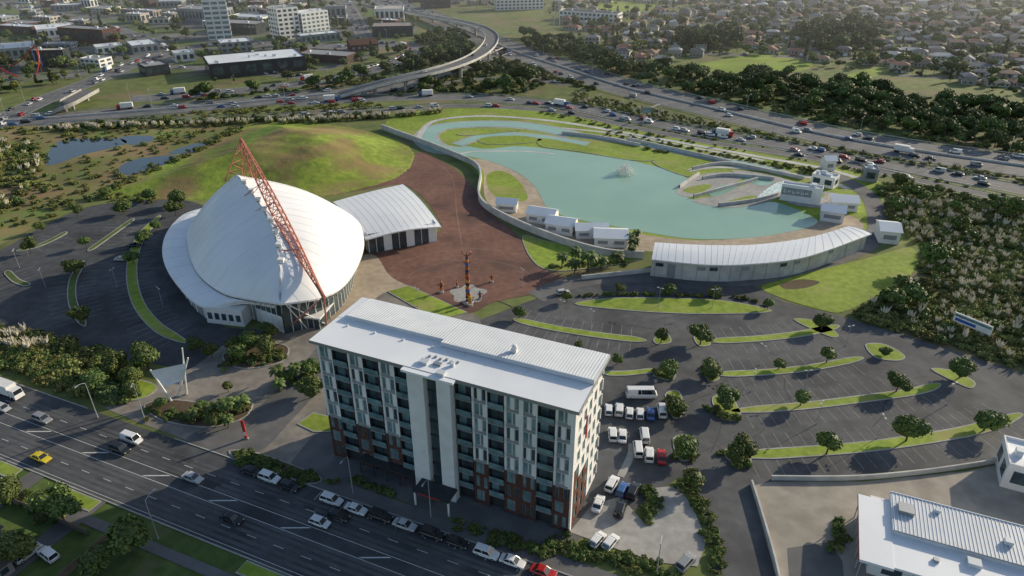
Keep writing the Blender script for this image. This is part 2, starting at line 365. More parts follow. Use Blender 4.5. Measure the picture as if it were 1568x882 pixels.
def truck_mesh():
    b=MB(); b.box(-4.2,-1.2,1.0,2.1,1.2,3.5,m_wwall); b.box(-4.2,-1.0,.6,3.9,1.0,.98,m_dark)
    b.hexa([(2.3,-1.15,.5),(4.2,-1.15,.5),(4.2,1.15,.5),(2.3,1.15,.5)],[(2.3,-1.1,2.7),(3.8,-1.0,2.7),(3.8,1.0,2.7),(2.3,1.1,2.7)],m_carp)
    b.add([(4.12,-.95,1.6),(4.12,.95,1.6),(3.86,.9,2.55),(3.86,-.9,2.55)],[(0,1,2,3)],m_carg)
    for x in(-3.2,-2.1,3.1):
        for s in(-1,1): b.beam((x,s*.85,.5),(x,s*1.2,.5),.5,m_tyre,12)
    return b.mesh("box_truck")
TRUCK=truck_mesh()
WH=(.72,.72,.72);BL=(.02,.022,.025);GR=(.25,.26,.27);SI=(.45,.46,.47);RD=(.4,.02,.02);BU=(.05,.12,.3);YE=(.65,.5,.02)
def car(x,y,rot,kind=None,color=None,z=.06):
    kind=kind or random.choice(['hatch','sedan','sedan','suv','suv']); color=color or random.choice([WH,WH,WH,SI,SI,GR,BL,BL,RD,BU])
    return put(CM[kind],NAME[kind],x,y,z,rot,1,color)
# ---------- lamps ----------
def lamp_mesh(h,arm,two=False,r=.11):
    b=MB(); b.beam((0,0,0),(0,0,h),r,m_steel,8,r*.55); b.beam((0,0,0),(0,0,.5),r*1.5,m_steel,8)
    for s in((1,-1) if two else (1,)):
        prev=Vector((0,0,h))
        for k in range(1,5):
            t=k/4; p=Vector((s*arm*t,0,h+.6*math.sin(t*math.pi/2))); b.beam(prev,p,r*.45,m_steel,5); prev=p
        b.box(min(s*arm,s*(arm+.7)),-.15,h+.52,max(s*arm,s*(arm+.7)),.15,h+.64,m_steel)
    return b.mesh("street_lamp")
LAMP=lamp_mesh(9.5,1.8); LAMP2=lamp_mesh(11,1.8,True); LAMPS=lamp_mesh(5.5,.3,True,.08)
def lamp(u,v,rot=0,me=None): x,y=G(u,v); put(me or LAMP,"street_lamp",x,y,0.05,rot)

# =============== GROUND ===============
b=MB(); b.add([(-5000,-2500,0),(5000,-2500,0),(5000,8000,0),(-5000,8000,0)],[(0,1,2,3)],m_ground); b.obj("ground")
sheet("town_ground",[(-500,150),(-60,150),(30,125),(130,118),(300,112),(500,108),(560,90),(640,45),(620,-40),(-900,-40)],.015,m_town,False)
# ---- great road frame ----
D=Vector((.921,-.389)); NN=Vector((.389,.921)); O=Vector((-59,108.5)); RA=math.atan2(D.y,D.x)
def rp(s,n): return O+D*s+NN*n
def rq(s0,s1,n0,n1): return [rp(s0,n0),rp(s1,n0),rp(s1,n1),rp(s0,n1)]
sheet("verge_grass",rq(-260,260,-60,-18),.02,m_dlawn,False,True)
sheet("main_road",rq(-300,300,-18.2,0),.06,m_asphS,False,True)
b=MB()
for n0 in(-4.5,-3.4,-7.5,-6.4,-12.4,-11.3,-13.7,-16.6,-15.4):
    q=rq(-300,300,n0-.35,n0+.35); b.add([(p.x,p.y,.064) for p in q],[(0,1,2,3)],m_track)
b.obj("road_wheel_tracks")
b=MB()
def rmark(s0,s1,n0,n1): q=rq(s0,s1,n0,n1); b.add([(p.x,p.y,.07) for p in q],[(0,1,2,3)],m_paint)
rmark(-300,300,-8.3,-8.18); rmark(-300,300,-10.9,-10.78); rmark(-300,300,-17.6,-17.5)
for k in range(-12,12):
    s=8+17*k; q=[rp(s-2.6,-10.6),rp(s-1.9,-10.6),rp(s+2.9,-8.5),rp(s+2.2,-8.5)]
    b.add([(p.x,p.y,.07) for p in q],[(0,1,2,3)],m_paint)
for k in range(-50,50):
    rmark(k*6,k*6+2.2,-14.3,-14.18); rmark(k*6,k*6+2.2,-5.2,-5.08)
    if 8<k*6<70: rmark(k*6,k*6+.12,-2.6,-.4)
b.obj("road_markings")
b=MB()
for k in range(9):
    s=U(-90,90); n0=U(-17,-2); l=U(1.5,9); q=rq(s,s+l,n0,n0+U(.5,1.6)); b.add([(p.x,p.y,.066+k*2e-4) for p in q],[(0,1,2,3)],m_tar)
b.obj("road_seal_patches")
for nm,s0,s1,n0,n1 in(("kerb",-14,300,0.0,.25),("kerb",-300,-40,0,.25),("kerb",-300,300,-18.45,-18.2)):
    b=MB(); q=rq(s0,s1,n0,n1); b.hexa([(p.x,p.y,.0) for p in q],[(p.x,p.y,.18) for p in q],m_conc); b.obj(nm)
sheet("footpath",rq(2,200,.25,3.4),.12,m_asph2,False,True)
sheet("footpath",rq(-300,300,-24.0,-22.0),.10,m_asph2,False,True)
for a_ in(-44,-22,22): island("mown_berm",rq(a_,a_+9,-21.6,-18.7),m_lawn,False,z=.05,isplan=True)
# ---- asphalt areas ----
sheet("left_car_park",[(-120,430),(0,383),(60,350),(130,318),(200,308),(275,305),(330,330),(300,400),(330,470),(345,500),(430,508),(410,540),(340,570),(250,560),(120,535),(0,505),(-120,490)],.03,m_asphS)
sheet("forecourt",[(215,648),(160,625),(240,590),(300,560),(340,530),(420,505),(480,490),(520,440),(560,390),(600,400),(660,440),(740,490),(700,540),(560,620),(512,705),(440,715),(345,699),(280,672)],.04,m_pave,False)
sheet("access_lane",[(345,700),(285,674),(330,650),(392,625),(430,590),(470,550),(500,520),(560,500),(560,560),(500,590),(450,640),(400,690)],.05,m_asph2)
sheet("hotel_footing_paving",[(500,540),(560,470),(720,490),(760,500),(1000,640),(1010,760),(880,830),(820,850),(600,760),(440,715),(500,640)],.045,m_asph2,False)
RCP=[(735,490),(800,465),(870,440),(1000,430),(1130,430),(1165,442),(1200,462),(1280,482),(1380,512),(1568,572),(1750,640),(1750,700),(1568,706),(1470,712),(1300,728),(1185,740),(1160,760),(1210,900),(1100,900),(1080,790),(1040,730),(960,790),(900,760),(880,700),(760,560)]
RCPP=sheet("right_car_park",RCP,.05,m_asph,False)
b=MB()
for k in range(26):
    while True:
        x,y=U(0,110),U(100,200)
        if inpoly(x,y,RCPP): break
    a=U(0,3.1); pts=[Vector((x,y))]
    for j in range(7): a+=U(-.35,.35); pts.append(pts[-1]+Vector((math.cos(a),math.sin(a)))*U(1,3))
    ribbon("",cr(pts,3),U(.08,.3),.053+k*1e-4,m_tar,b=b,block=False)
b.obj("tar_crack_seals")
c=cr(plan([(820,455),(880,432),(980,424),(1130,430),(1220,418),(1290,392),(1330,372),(1345,345),(1330,300),(1280,268)]),8)
ribbon("service_road",c,7,.075,m_asph2)
sheet("plaza",[(640,234),(668,243),(700,262),(728,290),(742,318),(775,345),(800,370),(812,398),(840,415),(875,432),(840,446),(760,462),(712,480),(650,452),(600,425),(560,385),(600,370),(676,350),(625,285),(560,290),(500,300),(560,280),(610,266)],.07,m_plaza)
b=MB(); c=cr(plan([(648,238),(690,268),(700,330),(712,400),(730,450)]),8); ribbon("",c,.4,.078,m_plazab,b=b,block=False)
for r0 in(14,22,30):
    x,y=G(717,450); c=[Vector((x+r0*math.cos(a),y+r0*math.sin(a))) for a in np.linspace(.3,2.6,24)]; ribbon("",c,.35,.079+r0*1e-4,m_plazab,b=b,block=False)
b.obj("plaza_paving_bands")
sheet("beige_forecourt",[(500,460),(545,398),(575,392),(600,425),(655,452),(595,447),(560,470),(520,500)],.085,m_beige)
island("lawn_panel",[(593,447),(627,438),(716,479),(670,491)],smooth=False,z=.07)
x,y=G(717,450)
sheet("painted_plaza_disc",[Vector((x+(5+.8*math.sin(5*a))*math.cos(a),y+(5+.8*math.sin(5*a))*math.sin(a))) for a in np.linspace(0,6.28,50)[:-1]],.092,m_conc,False,True)
# ---- right carpark islands ----
def isl(pts,w,mat=m_lawn,n=10,name="car_park_grass_strip"):
    c=cr(plan(pts),n); P=strip_poly(c,w); island(name,P,mat,False,isplan=True,z=.05); return c
BAY=MB()
def bays(c,side,d0=1.6,ln=4.6,sp=2.7):
    c2=resample(c,sp); nn=normals(c2)
    for p,q in zip(c2[1:-1],nn[1:-1]):
        a=p+q*side*d0; e=p+q*side*(d0+ln); t=Vector((-q.y,q.x))*.05
        BAY.add([(a.x-t.x,a.y-t.y,.058),(a.x+t.x,a.y+t.y,.058),(e.x+t.x,e.y+t.y,.058),(e.x-t.x,e.y-t.y,.058)],[(0,1,2,3)],m_paintw)
island("car_park_lawn",[(880,466),(935,457),(1040,457),(1110,461),(1178,474),(1160,480),(1050,481),(950,475)])
SB=isl([(786,489),(850,503),(920,514),(990,522)],2.8); SC=isl([(1085,523),(1160,519),(1230,511),(1285,499)],2.8)
SD=isl([(1095,574),(1180,570),(1250,562),(1322,548)],2.5); SE=isl([(1120,630),(1230,622),(1330,610),(1400,600),(1440,588)],2.6)
SF=isl([(1125,698),(1220,693),(1330,684),(1430,670),(1500,656),(1565,634)],3.2); SG=isl([(925,572),(960,572),(1005,567)],2.0)
for s in(SB,SC,SD,SE,SF): bays(s,1); bays(s,-1)
island("car_park_island",[(1325,528),(1355,528),(1385,545),(1375,553),(1340,548)]); island("car_park_island",[(1425,565),(1460,568),(1492,585),(1485,595),(1450,580)])
island("car_park_island",[(1215,490),(1250,492),(1283,512),(1270,516)])
for P in([(1000,575),(1020,560),(1035,570),(1028,583)],[(1018,605),(1040,600),(1048,632),(1030,640)],[(1030,672),(1055,668),(1066,700),(1040,704)],[(1076,560),(1094,556),(1102,580),(1085,584)],[(1090,610),(1118,606),(1135,640),(1105,642)],[(1108,690),(1140,680),(1150,712),(1120,708)],[(1000,520),(1020,510),(1028,524),(1008,528)],[(1062,515),(1082,510),(1088,528),(1070,530)]):
    island("planted_island",P,m_lawn)
BAY.obj("parking_bay_markings")
sheet("south_lawn",[(1165,440),(1200,428),(1260,412),(1330,395),(1385,380),(1402,384),(1405,402),(1385,432),(1340,455),(1290,478),(1255,474),(1200,458)],.09,m_lawn)
sheet("dirt_patch",[(1195,436),(1225,428),(1255,432),(1235,441),(1205,443)],.1,m_mulch)
island("wall_lawn",[(800,362),(812,395),(840,414),(900,412),(972,400),(975,392),(880,378),(830,368)])
BAY=MB()
for p,w_ in(([(245,330),(215,365),(202,410),(210,460),(240,500),(285,525)],3.2),([(128,400),(112,430),(112,465),(130,500)],2.4),([(25,385),(55,378),(85,365),(102,355)],2.2),([(135,385),(170,360),(205,335)],2.2),([(10,415),(25,430),(45,437)],2.2)):
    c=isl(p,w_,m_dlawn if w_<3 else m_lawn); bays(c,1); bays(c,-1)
BAY.obj("parking_bay_markings")
sheet("concrete_lot",[(872,815),(905,775),(950,760),(985,800),(1000,770),(998,748),(1038,744),(1062,780),(1082,828),(1068,868),(1010,862),(950,843)],.09,m_conc,False)
c=cr(plan([(950,730),(965,700),(968,680)]),5); ribbon("footpath",c,1.5,.095,m_conc)
sheet("yard",[(1150,745),(1180,738),(1320,738),(1480,722),(1580,700),(1900,760),(1900,1000),(1220,1000)],.09,m_yard,False)
sheet("yard_asphalt",[(1205,840),(1270,830),(1290,860),(1300,990),(1215,990)],.1,m_asph2,False)
wall("concrete_boundary_wall",cr(plan([(1150,742),(1165,790),(1185,860),(1200,930)]),6),1.3,.35,m_concw)
wall("concrete_boundary_wall",cr(plan([(1180,735),(1300,735),(1400,727),(1500,713),(1600,695)]),6),1.2,.3,m_concw)
# ---- mound ----
MP=cr(plan([(150,297),(230,306),(340,306),(480,303),(570,285),(615,268),(636,243),(618,218),(560,200),(500,191),(430,188),(370,196),(300,230),(215,268)]),5,True)
xs=[p.x for p in MP]; ys=[p.y for p in MP]; n=110; b=MB(); rows=[]
segs=list(zip(MP,MP[1:]+MP[:1]))
def dedge(x,y):
    p=Vector((x,y)); m=1e9
    for a,c in segs:
        d=c-a; t=max(0,min(1,(p-a).dot(d)/max(d.length_squared,1e-9))); m=min(m,(p-a-d*t).length)
    return m
def mz(x,y):
    if not inpoly(x,y,MP): return -.3
    t=min(1,dedge(x,y)/46); return .12+9.8*(t*t*(3-2*t))*(1+.07*math.sin(x*.07)+.06*math.sin(y*.1+1)+.03*math.sin(x*.2+y*.17)+.015*math.sin(x*.55-y*.4)+.012*math.sin(y*.7+x*.2))
x0,x1,y0,y1=min(xs),max(xs),min(ys),max(ys)
for i in range(n+1):
    rows.append([(x0+(x1-x0)*j/n,y0+(y1-y0)*i/n,mz(x0+(x1-x0)*j/n,y0+(y1-y0)*i/n)) for j in range(n+1)])
b.loft(rows,m_mound); b.obj("grass_mound",True)
# ---- wetland ----
sheet("wetland",[(-120,215),(60,192),(300,186),(420,186),(300,235),(220,270),(160,298),(60,345),(-120,400)],.02,m_wet)
for P in([(75,232),(100,214),(180,212),(190,222),(130,236),(90,250),(70,252)],[(185,210),(230,208),(232,216),(200,222)],[(262,232),(300,220),(330,222),(300,232),(265,236)],[(180,262),(200,246),(255,238),(272,242),(240,258),(200,268)]):
    Q=sheet("wetland_pond",P,.05,m_dwater); cx=sum(p.x for p in Q)/len(Q); cy=sum(p.y for p in Q)/len(Q)
    for p in Q[::3]: BLK.append(((p.x+cx)/2,(p.y+cy)/2,5))
# ---- whitewater park ----
sheet("park_lawn",[(588,198),(610,176),(700,166),(850,170),(960,192),(1100,222),(1240,250),(1335,272),(1352,300),(1340,350),(1250,370),(1100,378),(980,372),(880,365),(790,342),(750,315),(738,280),(722,258),(670,228),(620,212)],.02,m_lawn)
sheet("promenade",[(720,250),(740,262),(742,300),(765,330),(820,356),(880,372),(980,384),(1100,388),(1240,376),(1320,352),(1300,330),(1250,340),(1210,352),(1150,364),(1060,368),(990,360),(900,343),(850,328),(830,300),(808,275),(770,254),(735,243)],.04,m_beige)
sheet("promenade_lawn",[(746,268),(770,262),(795,278),(808,300),(800,308),(770,305),(750,292)],.06,m_lawn)
POND=sheet("pond",[(690,230),(712,224),(745,228),(790,224),(840,228),(900,236),(960,245),(1010,257),(1045,269),(1055,280),(1035,292),(1062,306),(1110,316),(1165,310),(1195,312),(1240,330),(1250,343),(1205,356),(1140,365),(1060,366),(990,356),(920,343),(870,333),(838,318),(822,290),(795,266),(750,247),(710,238)],.07,m_water)
c=cr(plan([(700,232),(668,226),(652,210),(674,195),(730,190),(790,191),(840,198),(880,207)]),8)
ribbon("channel_bank",c,13,.05,m_conc); ribbon("whitewater_channel",c,9.5,.08,m_water,block=False)
c=cr(plan([(880,207),(940,214),(1010,226),(1080,240),(1150,253),(1205,266)]),8)
ribbon("channel_bank",c,8,.052,m_conc); ribbon("whitewater_channel",c,4,.082,m_water,block=False); ribbon("whitewater_channel",c[14:24],3,.09,m_foam,block=False)
c=cr(plan([(700,222),(740,208),(790,206),(840,211),(900,221)]),8)
ribbon("channel_bank",c,8,.06,m_conc); ribbon("whitewater_channel",c,5,.092,m_water,block=False)
for P in([(735,212),(790,208),(830,214),(800,220),(745,221)],[(830,212),(900,224),(960,236),(1004,246),(960,245),(890,233),(830,225)],[(1000,246),(1045,257),(1066,270),(1045,269),(1010,256)],[(700,205),(740,197),(800,198),(780,202),(720,208)]): island("grass_islet",P,z=.07)
for P in([(1035,293),(1060,272),(1100,264),(1140,268),(1115,285),(1060,302)],[(1060,308),(1100,298),(1150,280),(1190,274),(1210,292),(1165,312),(1110,318)],[(1120,262),(1180,268),(1250,290),(1290,300),(1270,318),(1210,312),(1190,290)]):
    sheet("rapids_concrete_bank",P,.1+.004*P[0][0]/1000,m_conc)
for P,k in(([(1045,292),(1068,284),(1090,284),(1070,296)],m_lawn),([(1105,284),(1130,286),(1100,300),(1085,298)],m_water),([(1110,310),(1150,300),(1160,306),(1130,314)],m_lawn),([(1190,280),(1215,284),(1200,296),(1180,300),(1150,310)],m_foam),([(1130,268),(1160,270),(1185,280),(1160,284)],m_water),([(1225,288),(1260,296),(1255,304),(1225,300)],m_lawn)): sheet("rapids_basin",P,.13,k)
for pts in([(1075,275),(1110,270),(1150,272),(1185,276)],[(1062,303),(1110,290),(1160,276)],[(1100,316),(1160,308),(1200,296),(1215,285)],[(1040,288),(1070,268)],[(1060,260),(1110,252),(1170,262),(1230,275)],[(960,214),(1040,232),(1120,250)],[(860,205),(920,212),(980,224)]):
    wall("channel_wall",cr(plan(pts),6),1.4,.6,m_concw)
for pts,w_ in(([(640,212),(664,186),(740,178),(850,186),(1000,211),(1150,238),(1260,258),(1330,278)],3),([(860,196),(950,206),(1060,226),(1170,246)],2),([(700,237),(730,232),(800,232),(850,236)],1.5),([(1050,262),(1100,256),(1180,262),(1260,276),(1300,290)],3)):
    ribbon("footpath",cr(plan(pts),8),w_,.085,m_concw)
# fountain
b=MB(); fx,fy=G(957,266)
r_=np.random.RandomState(5)
for i in range(500):
    a=r_.rand()*6.28; q=r_.rand()**.6*4.2; h=4.2*(1-(q/4.4)**2)*r_.rand(); b.ball((fx+q*math.cos(a),fy+q*math.sin(a),h+.1),.06+.09*r_.rand(),m_wwall,5,3)
for k in range(20):
    a=k*.314; prev=Vector((fx,fy,.1)); rr=3.9*(1 if k%2 else .6)
    for t in np.linspace(.12,1,9):
        p=Vector((fx+rr*t*math.cos(a),fy+rr*t*math.sin(a),.05+4*3.6*t*(1-t)*(.8 if k%2 else 1.15))); b.beam(prev,p,.06,m_wwall,4,.08); prev=p
b.obj("fountain")
WC=cr(plan([(585,198),(612,208),(650,222),(690,238),(725,254),(736,270),(733,300),(742,318),(775,338),(820,358),(875,378),(930,392),(985,396)]),8)
wall("retaining_wall",WC,2.6,.7,m_concw)
wall("retaining_wall",cr(plan([(890,428),(985,418),(1000,416)]),6),1.4,.4,m_concw)
# curved raft building
up=cr(plan([(1003,371),(1080,375),(1160,374),(1240,363),(1300,346)],7.4),8); lo=cr(plan([(998,397),(1080,405),(1150,404),(1235,393),(1335,358)],6.4),8)
b=MB()
rows=[]
for a,c in zip(up,lo):
    row=[]
    for k in range(7):
        t=k/6; p=a.lerp(c,t); row.append((p.x,p.y,7.4+(6.4-7.4)*t+.35*math.sin(math.pi*t)))
    rows.append(row)
b.loft(rows,m_white); b.loft([[(p[0],p[1],p[2]-.35) for p in r] for r in rows],m_white)
for e in(0,-1): b.loft([[(r[e][0],r[e][1],r[e][2]-.35),r[e]] for r in rows],m_wwall); b.loft([[(p[0],p[1],p[2]-.35),p] for p in rows[e]],m_wwall)
for i in range(0,len(rows)): 
    for k in range(6): b.beam(Vector(rows[i][k])+Vector((0,0,.03)),Vector(rows[i][k+1])+Vector((0,0,.03)),.035,m_rib if i%4==0 else m_white,3)
def inset(c,o): nn=normals(c); return [p+q*o for p,q in zip(c,nn)]
wi=inset(lo,1.4); b.loft([[(p.x,p.y,0),(p.x,p.y,6.2)] for p in wi],m_concw)
wo=[a.lerp(c,.12) for a,c in zip(up,lo)]; b.loft([[(p.x,p.y,0),(p.x,p.y,6.9)] for p in wo],m_glass)
for a,c in((wi[0],wo[0]),(wi[-1],wo[-1])): b.add([(a.x,a.y,0),(c.x,c.y,0),(c.x,c.y,6.9),(a.x,a.y,6.2)],[(0,1,2,3)],m_wwall)
for i in range(1,len(wi)-1,2):
    p,q=wi[i],wi[i+1]; d=(q-p).normalized(); nrm=Vector((d.y,-d.x))
    if nrm.y>0: nrm=-nrm
    a=p+nrm*.06; c=p+d*2.4+nrm*.06
    if i in(1,3,7,9,15,21,23,27): b.add([(a.x,a.y,3.6 if i!=3 else 0),(c.x,c.y,3.6 if i!=3 else 0),(c.x,c.y,4.8),(a.x,a.y,4.8)],[(0,1,2,3)],m_glass if i%4==1 else m_grey)
    b.beam((p.x+nrm.x*.05,p.y+nrm.y*.05,0),(p.x+nrm.x*.05,p.y+nrm.y*.05,6.0),.08,m_conc)
b.obj("raft_centre_building")
wall("ramp_wall",cr(plan([(1000,420),(1080,424),(1135,424)]),6),2.2,.5,m_concw)
for p in up[::4]: BLK.append((p.x,p.y-5,9))
# ---------- generic building ----------
def frame(p1,p2):
    d=(p2-p1).normalized(); n=Vector((-d.y,d.x))
    if n.y<0: n=-n
    return d,n
def TM(o,d,n): return Matrix(((d.x,n.x,0,o.x),(d.y,n.y,0,o.y),(0,0,1,0),(0,0,0,1)))
def block(name,a,c,depth,h,wallm,roofm,floors=2,win=m_glass,par=.6,isplan=False,bay=4.0,units=3,wf=.6):
    p1,p2=(a,c) if isplan else (Vector(G(*a)),Vector(G(*c)))
    d,nv=frame(p1,p2); L=(p2-p1).length
    T=TM(p1,d,nv)
    b=MB(); b.box(0,0,0,L,depth,h,wallm,T)
    b.box(.3,.3,h+.003,L-.3,depth-.3,h+.05,roofm,T)
    for q in((0,0,L,.25),(0,depth-.25,L,depth),(0,.25,.25,depth-.25),(L-.25,.25,L,depth-.25)): b.box(q[0]-.02,q[1]-.02,h+.005,q[2]+.02,q[3]+.02,h+par,wallm,T)
    if floors:
        fh=h/floors; n=max(1,int(L/bay)); bw=L/n
        for f in range(floors):
            for i in range(n): b.box(i*bw+bw*(1-wf)/2,-.05,f*fh+fh*.3,i*bw+bw*(1+wf)/2,.02,f*fh+fh*.82,win,T)
        n=max(1,int(depth/bay)); bw=depth/n
        for f in range(floors):
            for i in range(n):
                for X in((-.05,.02),(L-.02,L+.05)): b.box(X[0],i*bw+bw*(1-wf)/2,f*fh+fh*.3,X[1],i*bw+bw*(1+wf)/2,f*fh+fh*.82,win,T)
    for k in range(units):
        ux=U(1,max(1.5,L-4)); uy=U(1,max(1.2,depth-3.5)); b.box(ux,uy,h+.05,ux+U(1,2.5),uy+U(1,2),h+U(.8,1.8),m_rib,T)
    for k in range(int(L/8)+1):
        for j in range(int(depth/8)+1): p=p1+d*min(L,k*8)+nv*min(depth,j*8); BLK.append((p.x,p.y,6))
    return b.obj(name)
def gable(name,a,c,depth,h,wallm,roofm=None,rise=1.6,ov=.5,isplan=False):
    p1,p2=(a,c) if isplan else (Vector(G(*a)),Vector(G(*c))); d,nv=frame(p1,p2); L=(p2-p1).length
    T=TM(p1,d,nv); b=MB(); rm=roofm or m_white
    b.box(0,0,0,L,depth,h,wallm,T)
    r=[T@Vector(p) for p in((-ov,-ov,h+.01),(L+ov,-ov,h+.01),(L+ov,depth/2,h+rise),(-ov,depth/2,h+rise),(L+ov,depth+ov,h+.01),(-ov,depth+ov,h+.01))]
    b.add(r,[(0,1,2,3),(3,2,4,5)],rm); b.add([T@Vector(p) for p in((0,0,h),(0,depth,h),(0,depth/2,h+rise-.1),(L,0,h),(L,depth,h),(L,depth/2,h+rise-.1))],[(0,2,1),(3,4,5)],wallm)
    n=max(1,int(L/4))
    for i in range(n): b.box(i*L/n+1,-.05,h*.35,i*L/n+L/n-1,.02,h*.7,m_grey,T)
    b.box(L-.02,depth*.3,h*.05,L+.05,depth*.3+1,h*.7,m_dark,T)
    BLK.append((p1.x+d.x*L/2,p1.y+nv.y*depth/2,max(L,depth)*.6)); return b.obj(name)
for a,c,dp,h in(((760,324),(790,326),5,3.2),((806,340),(846,346),7,3.4),((835,356),(876,362),7,3.6),((882,366),(930,366),6,3.2),((910,378),(960,380),8,3.4)):
    gable("event_tent" if h<3.3 else "club_cabin",a,c,dp,h,m_wwall)
gable("white_marquee",(1255,338),(1290,343),7,4,m_wwall); gable("white_marquee",(1272,322),(1312,325),8,3.5,m_wwall); gable("storage_shed",(1345,372),(1375,375),9,4.5,m_wwall,roofm=m_white)
gable("white_marquee",(1262,262),(1278,262),5,4.5,m_wwall); block("pump_house",(1320,278),(1342,280),6,5,m_grey,m_rib,1); block("control_cabin",(1240,282),(1275,290),6,4,m_wwall,m_rib,1)
block("grandstand_container",(1193,306),(1255,315),4,6,m_wwall,m_rib,0,units=1)
p1,p2=Vector(G(1193,306)),Vector(G(1255,315)); d,nv=frame(p1,p2); b=MB(); T=TM(p1-nv*.12,d,nv); LL=(p2-p1).length; b.box(.4,0,2.6,LL*.75,.1,5.4,m_grey,T)
for k in range(6):
    x0=1+k*1.55; hh=1.5 if k in(0,4) else 1.05
    b.box(x0,-.08,3.3,x0+.28,-.01,3.3+hh,m_wwall,T); b.box(x0+.29,-.08,3.3+(k%2)*.7,x0+.95,-.01,3.55+(k%2)*.7,m_wwall,T); b.box(x0+.7,-.08,3.56,x0+.95,-.01,3.3+hh*.65,m_wwall,T)
b.obj("venue_sign")
# =============== HOTEL ===============
def hotel():
    o=Vector((-36.9,109.2)); d=Vector((.918,-.397)); d.normalize(); n=Vector((-d.y,d.x)); L=51.5; Wd=15.6; Hh=28.6; FH=3.42
    T=TM(o,d,n)
    b=MB(); bx=lambda *a:b.box(*a,T)
    bx(.6,.6,0,L-.3,Wd-.3,Hh-.6,m_dark)
    bx(-.6,-1.0,Hh-.3,L+.8,Wd*.52,Hh+.15,m_white); bx(19.9,-2.2,Hh-.32,30.2,-1.02,Hh+.13,m_white)
    def slab(x0,x1,ya,yb,za,zb):
        rr=[T@Vector(p) for p in((x0,ya,za),(x1,ya,za),(x1,yb,zb),(x0,yb,zb))]; b.hexa([p-Vector((0,0,.9)) for p in rr],rr,m_rib,True)
        k=x0+.2
        while k<x1-.1:
            b.beam(T@Vector((k,ya+.05,za+.02)),T@Vector((k,yb-.05,zb+.02)),.05,m_white,3); k+=.55
    slab(1.5,23.0,Wd*.52+.01,Wd+.9,Hh+1.0,Hh+.35); slab(23.03,L+.8,Wd*.44,Wd+.9,Hh+1.15,Hh+.3)
    bx(-.6,Wd*.52+.01,Hh-.3,1.48,Wd+.9,Hh+.2,m_white)
    bx(-.6,-1.08,Hh-.45,L+.8,-1.01,Hh+.2,m_frame); bx(L+.81,-1.0,Hh-.5,L+.88,Wd+.9,Hh+.2,m_grey)
    bx(22,.5,Hh+.152,23.6,1.8,Hh+.7,m_rib); bx(24.5,1.2,Hh+.152,26,2,Hh+.55,m_frame); bx(26.4,-1.4,Hh+.152,28,-.2,Hh+.8,m_rib); bx(27.5,2,Hh+.152,28.2,2.6,Hh+.9,m_rib)
    for k in range(6): bx(22.5+k*1.1,3+.3*(k%2),Hh+.152,23+k*1.1,3.4+.3*(k%2),Hh+.4,m_frame)
    for k in range(8): bx(3+k*6.2,5.8,Hh+.152,3.35+k*6.2,6.1,Hh+.5,m_rib)
    bx(36,9.2,Hh+.7,37,10.2,Hh+1.7,m_wwall); p=T@Vector((36.5,9.7,Hh+1.9)); b.ball(p,.55,m_wwall)
    def facade(s0,s1,nb,pat):
        bw=(s1-s0)/nb
        for i in range(nb):
            a=s0+i*bw; ty=pat[i%len(pat)]
            for f in range(8):
                z=f*FH+.4; low=f<3; zt=z+FH
                if ty=='B':
                    if f: bx(a+.25,.45,z+.2,a+bw*.55,.59,zt-.45,m_glassb if (f+i)%2 else m_glass)
                    if f: bx(a+bw*.58,.42,z+.2,a+bw-.12,.59,zt-.45,m_dark)
                    bx(a+.05,-.45,zt-.3,a+bw-.05,.58,zt-.12,m_grey)
                    if 0<f<8: bx(a+.1,-.44,z+.0,a+bw-.1,-.40,z+1.0,m_glassb)
                    bx(a-.06,-.2,z,a+.06,.58,zt-.31,m_dark)
                else:
                    wm=m_brick if low else m_wwall
                    bx(a+.07,0,z-.25,a+bw-.07,.59,z+.5,m_brick if low else m_grey)
                    bx(a+.07,.14,z+.51,a+bw-.07,.59,zt-.26,m_dark)
                    x1=a+.36; sh=(f+i)%2; ws=bw-.72
                    segs=[(0,.30,'g'),(.32,.62,'w'),(.64,1,'g')] if sh==0 else [(0,.44,'g'),(.46,.72,'g'),(.74,1,'w')]
                    for (u0,u1,t) in segs:
                        if t=='w': bx(x1+ws*u0,-.03,z+.4,x1+ws*u1,.12,zt-.24,wm)
                        else:
                            bx(x1+ws*u0,.05,z+.52,x1+ws*u1,.12,zt-.28,m_frame if low else m_wwall)
                            bx(x1+ws*u0+.1,.0,z+.62,x1+ws*u1-.1,.06,zt-.38,m_glassb if (f*7+i*3)%4 else m_glass)
            if ty=='W':
                for e in(0,bw-.35):
                    bx(a+e-.03,-.10,3*FH+.4,a+e+.36,.58,Hh-.52,m_wwall)
                    bx(a+e-.03,-.10,0,a+e+.36,.58,3*FH+.38,m_brick)
    facade(.3,20.6,6,"WBWBWB"); facade(29.5,L-.3,7,"BWBWWBW")
    for f in range(8): z=f*FH+.4; bx(24.2,-.4,z+.3,26.4,-.3,z+FH-.2,m_glass); bx(24.1,-.5,z-.2,26.5,-.28,z+.28,m_dark)
    bx(20.7,-1.7,0,24.0,.58,Hh-.35,m_wwall); bx(26.6,-1.7,0,29.3,.58,Hh-.35,m_wwall)
    for f in range(8):
        z=f*FH+.4; low=f<3
        for i in range(5):
            y0=.8+i*2.9; X=L-.29; wc=m_brick if (low and i<3) or (i==0 and f<4) else m_wwall
            bx(X,y0,z-.25,X+.3,y0+2.84,z+.7,wc)
            bx(X,y0,z+.71,X+.3,y0+1.3,z+FH-.26,wc)
            bx(X,y0+1.31,z+.71,X+.16,y0+2.7,z+FH-.3,m_glassb)
    bx(L-.29,.0,0,L+.05,.78,Hh-.52,m_wwall); bx(L+.06,6.5,17,L+.16,7.1,22,m_redp)
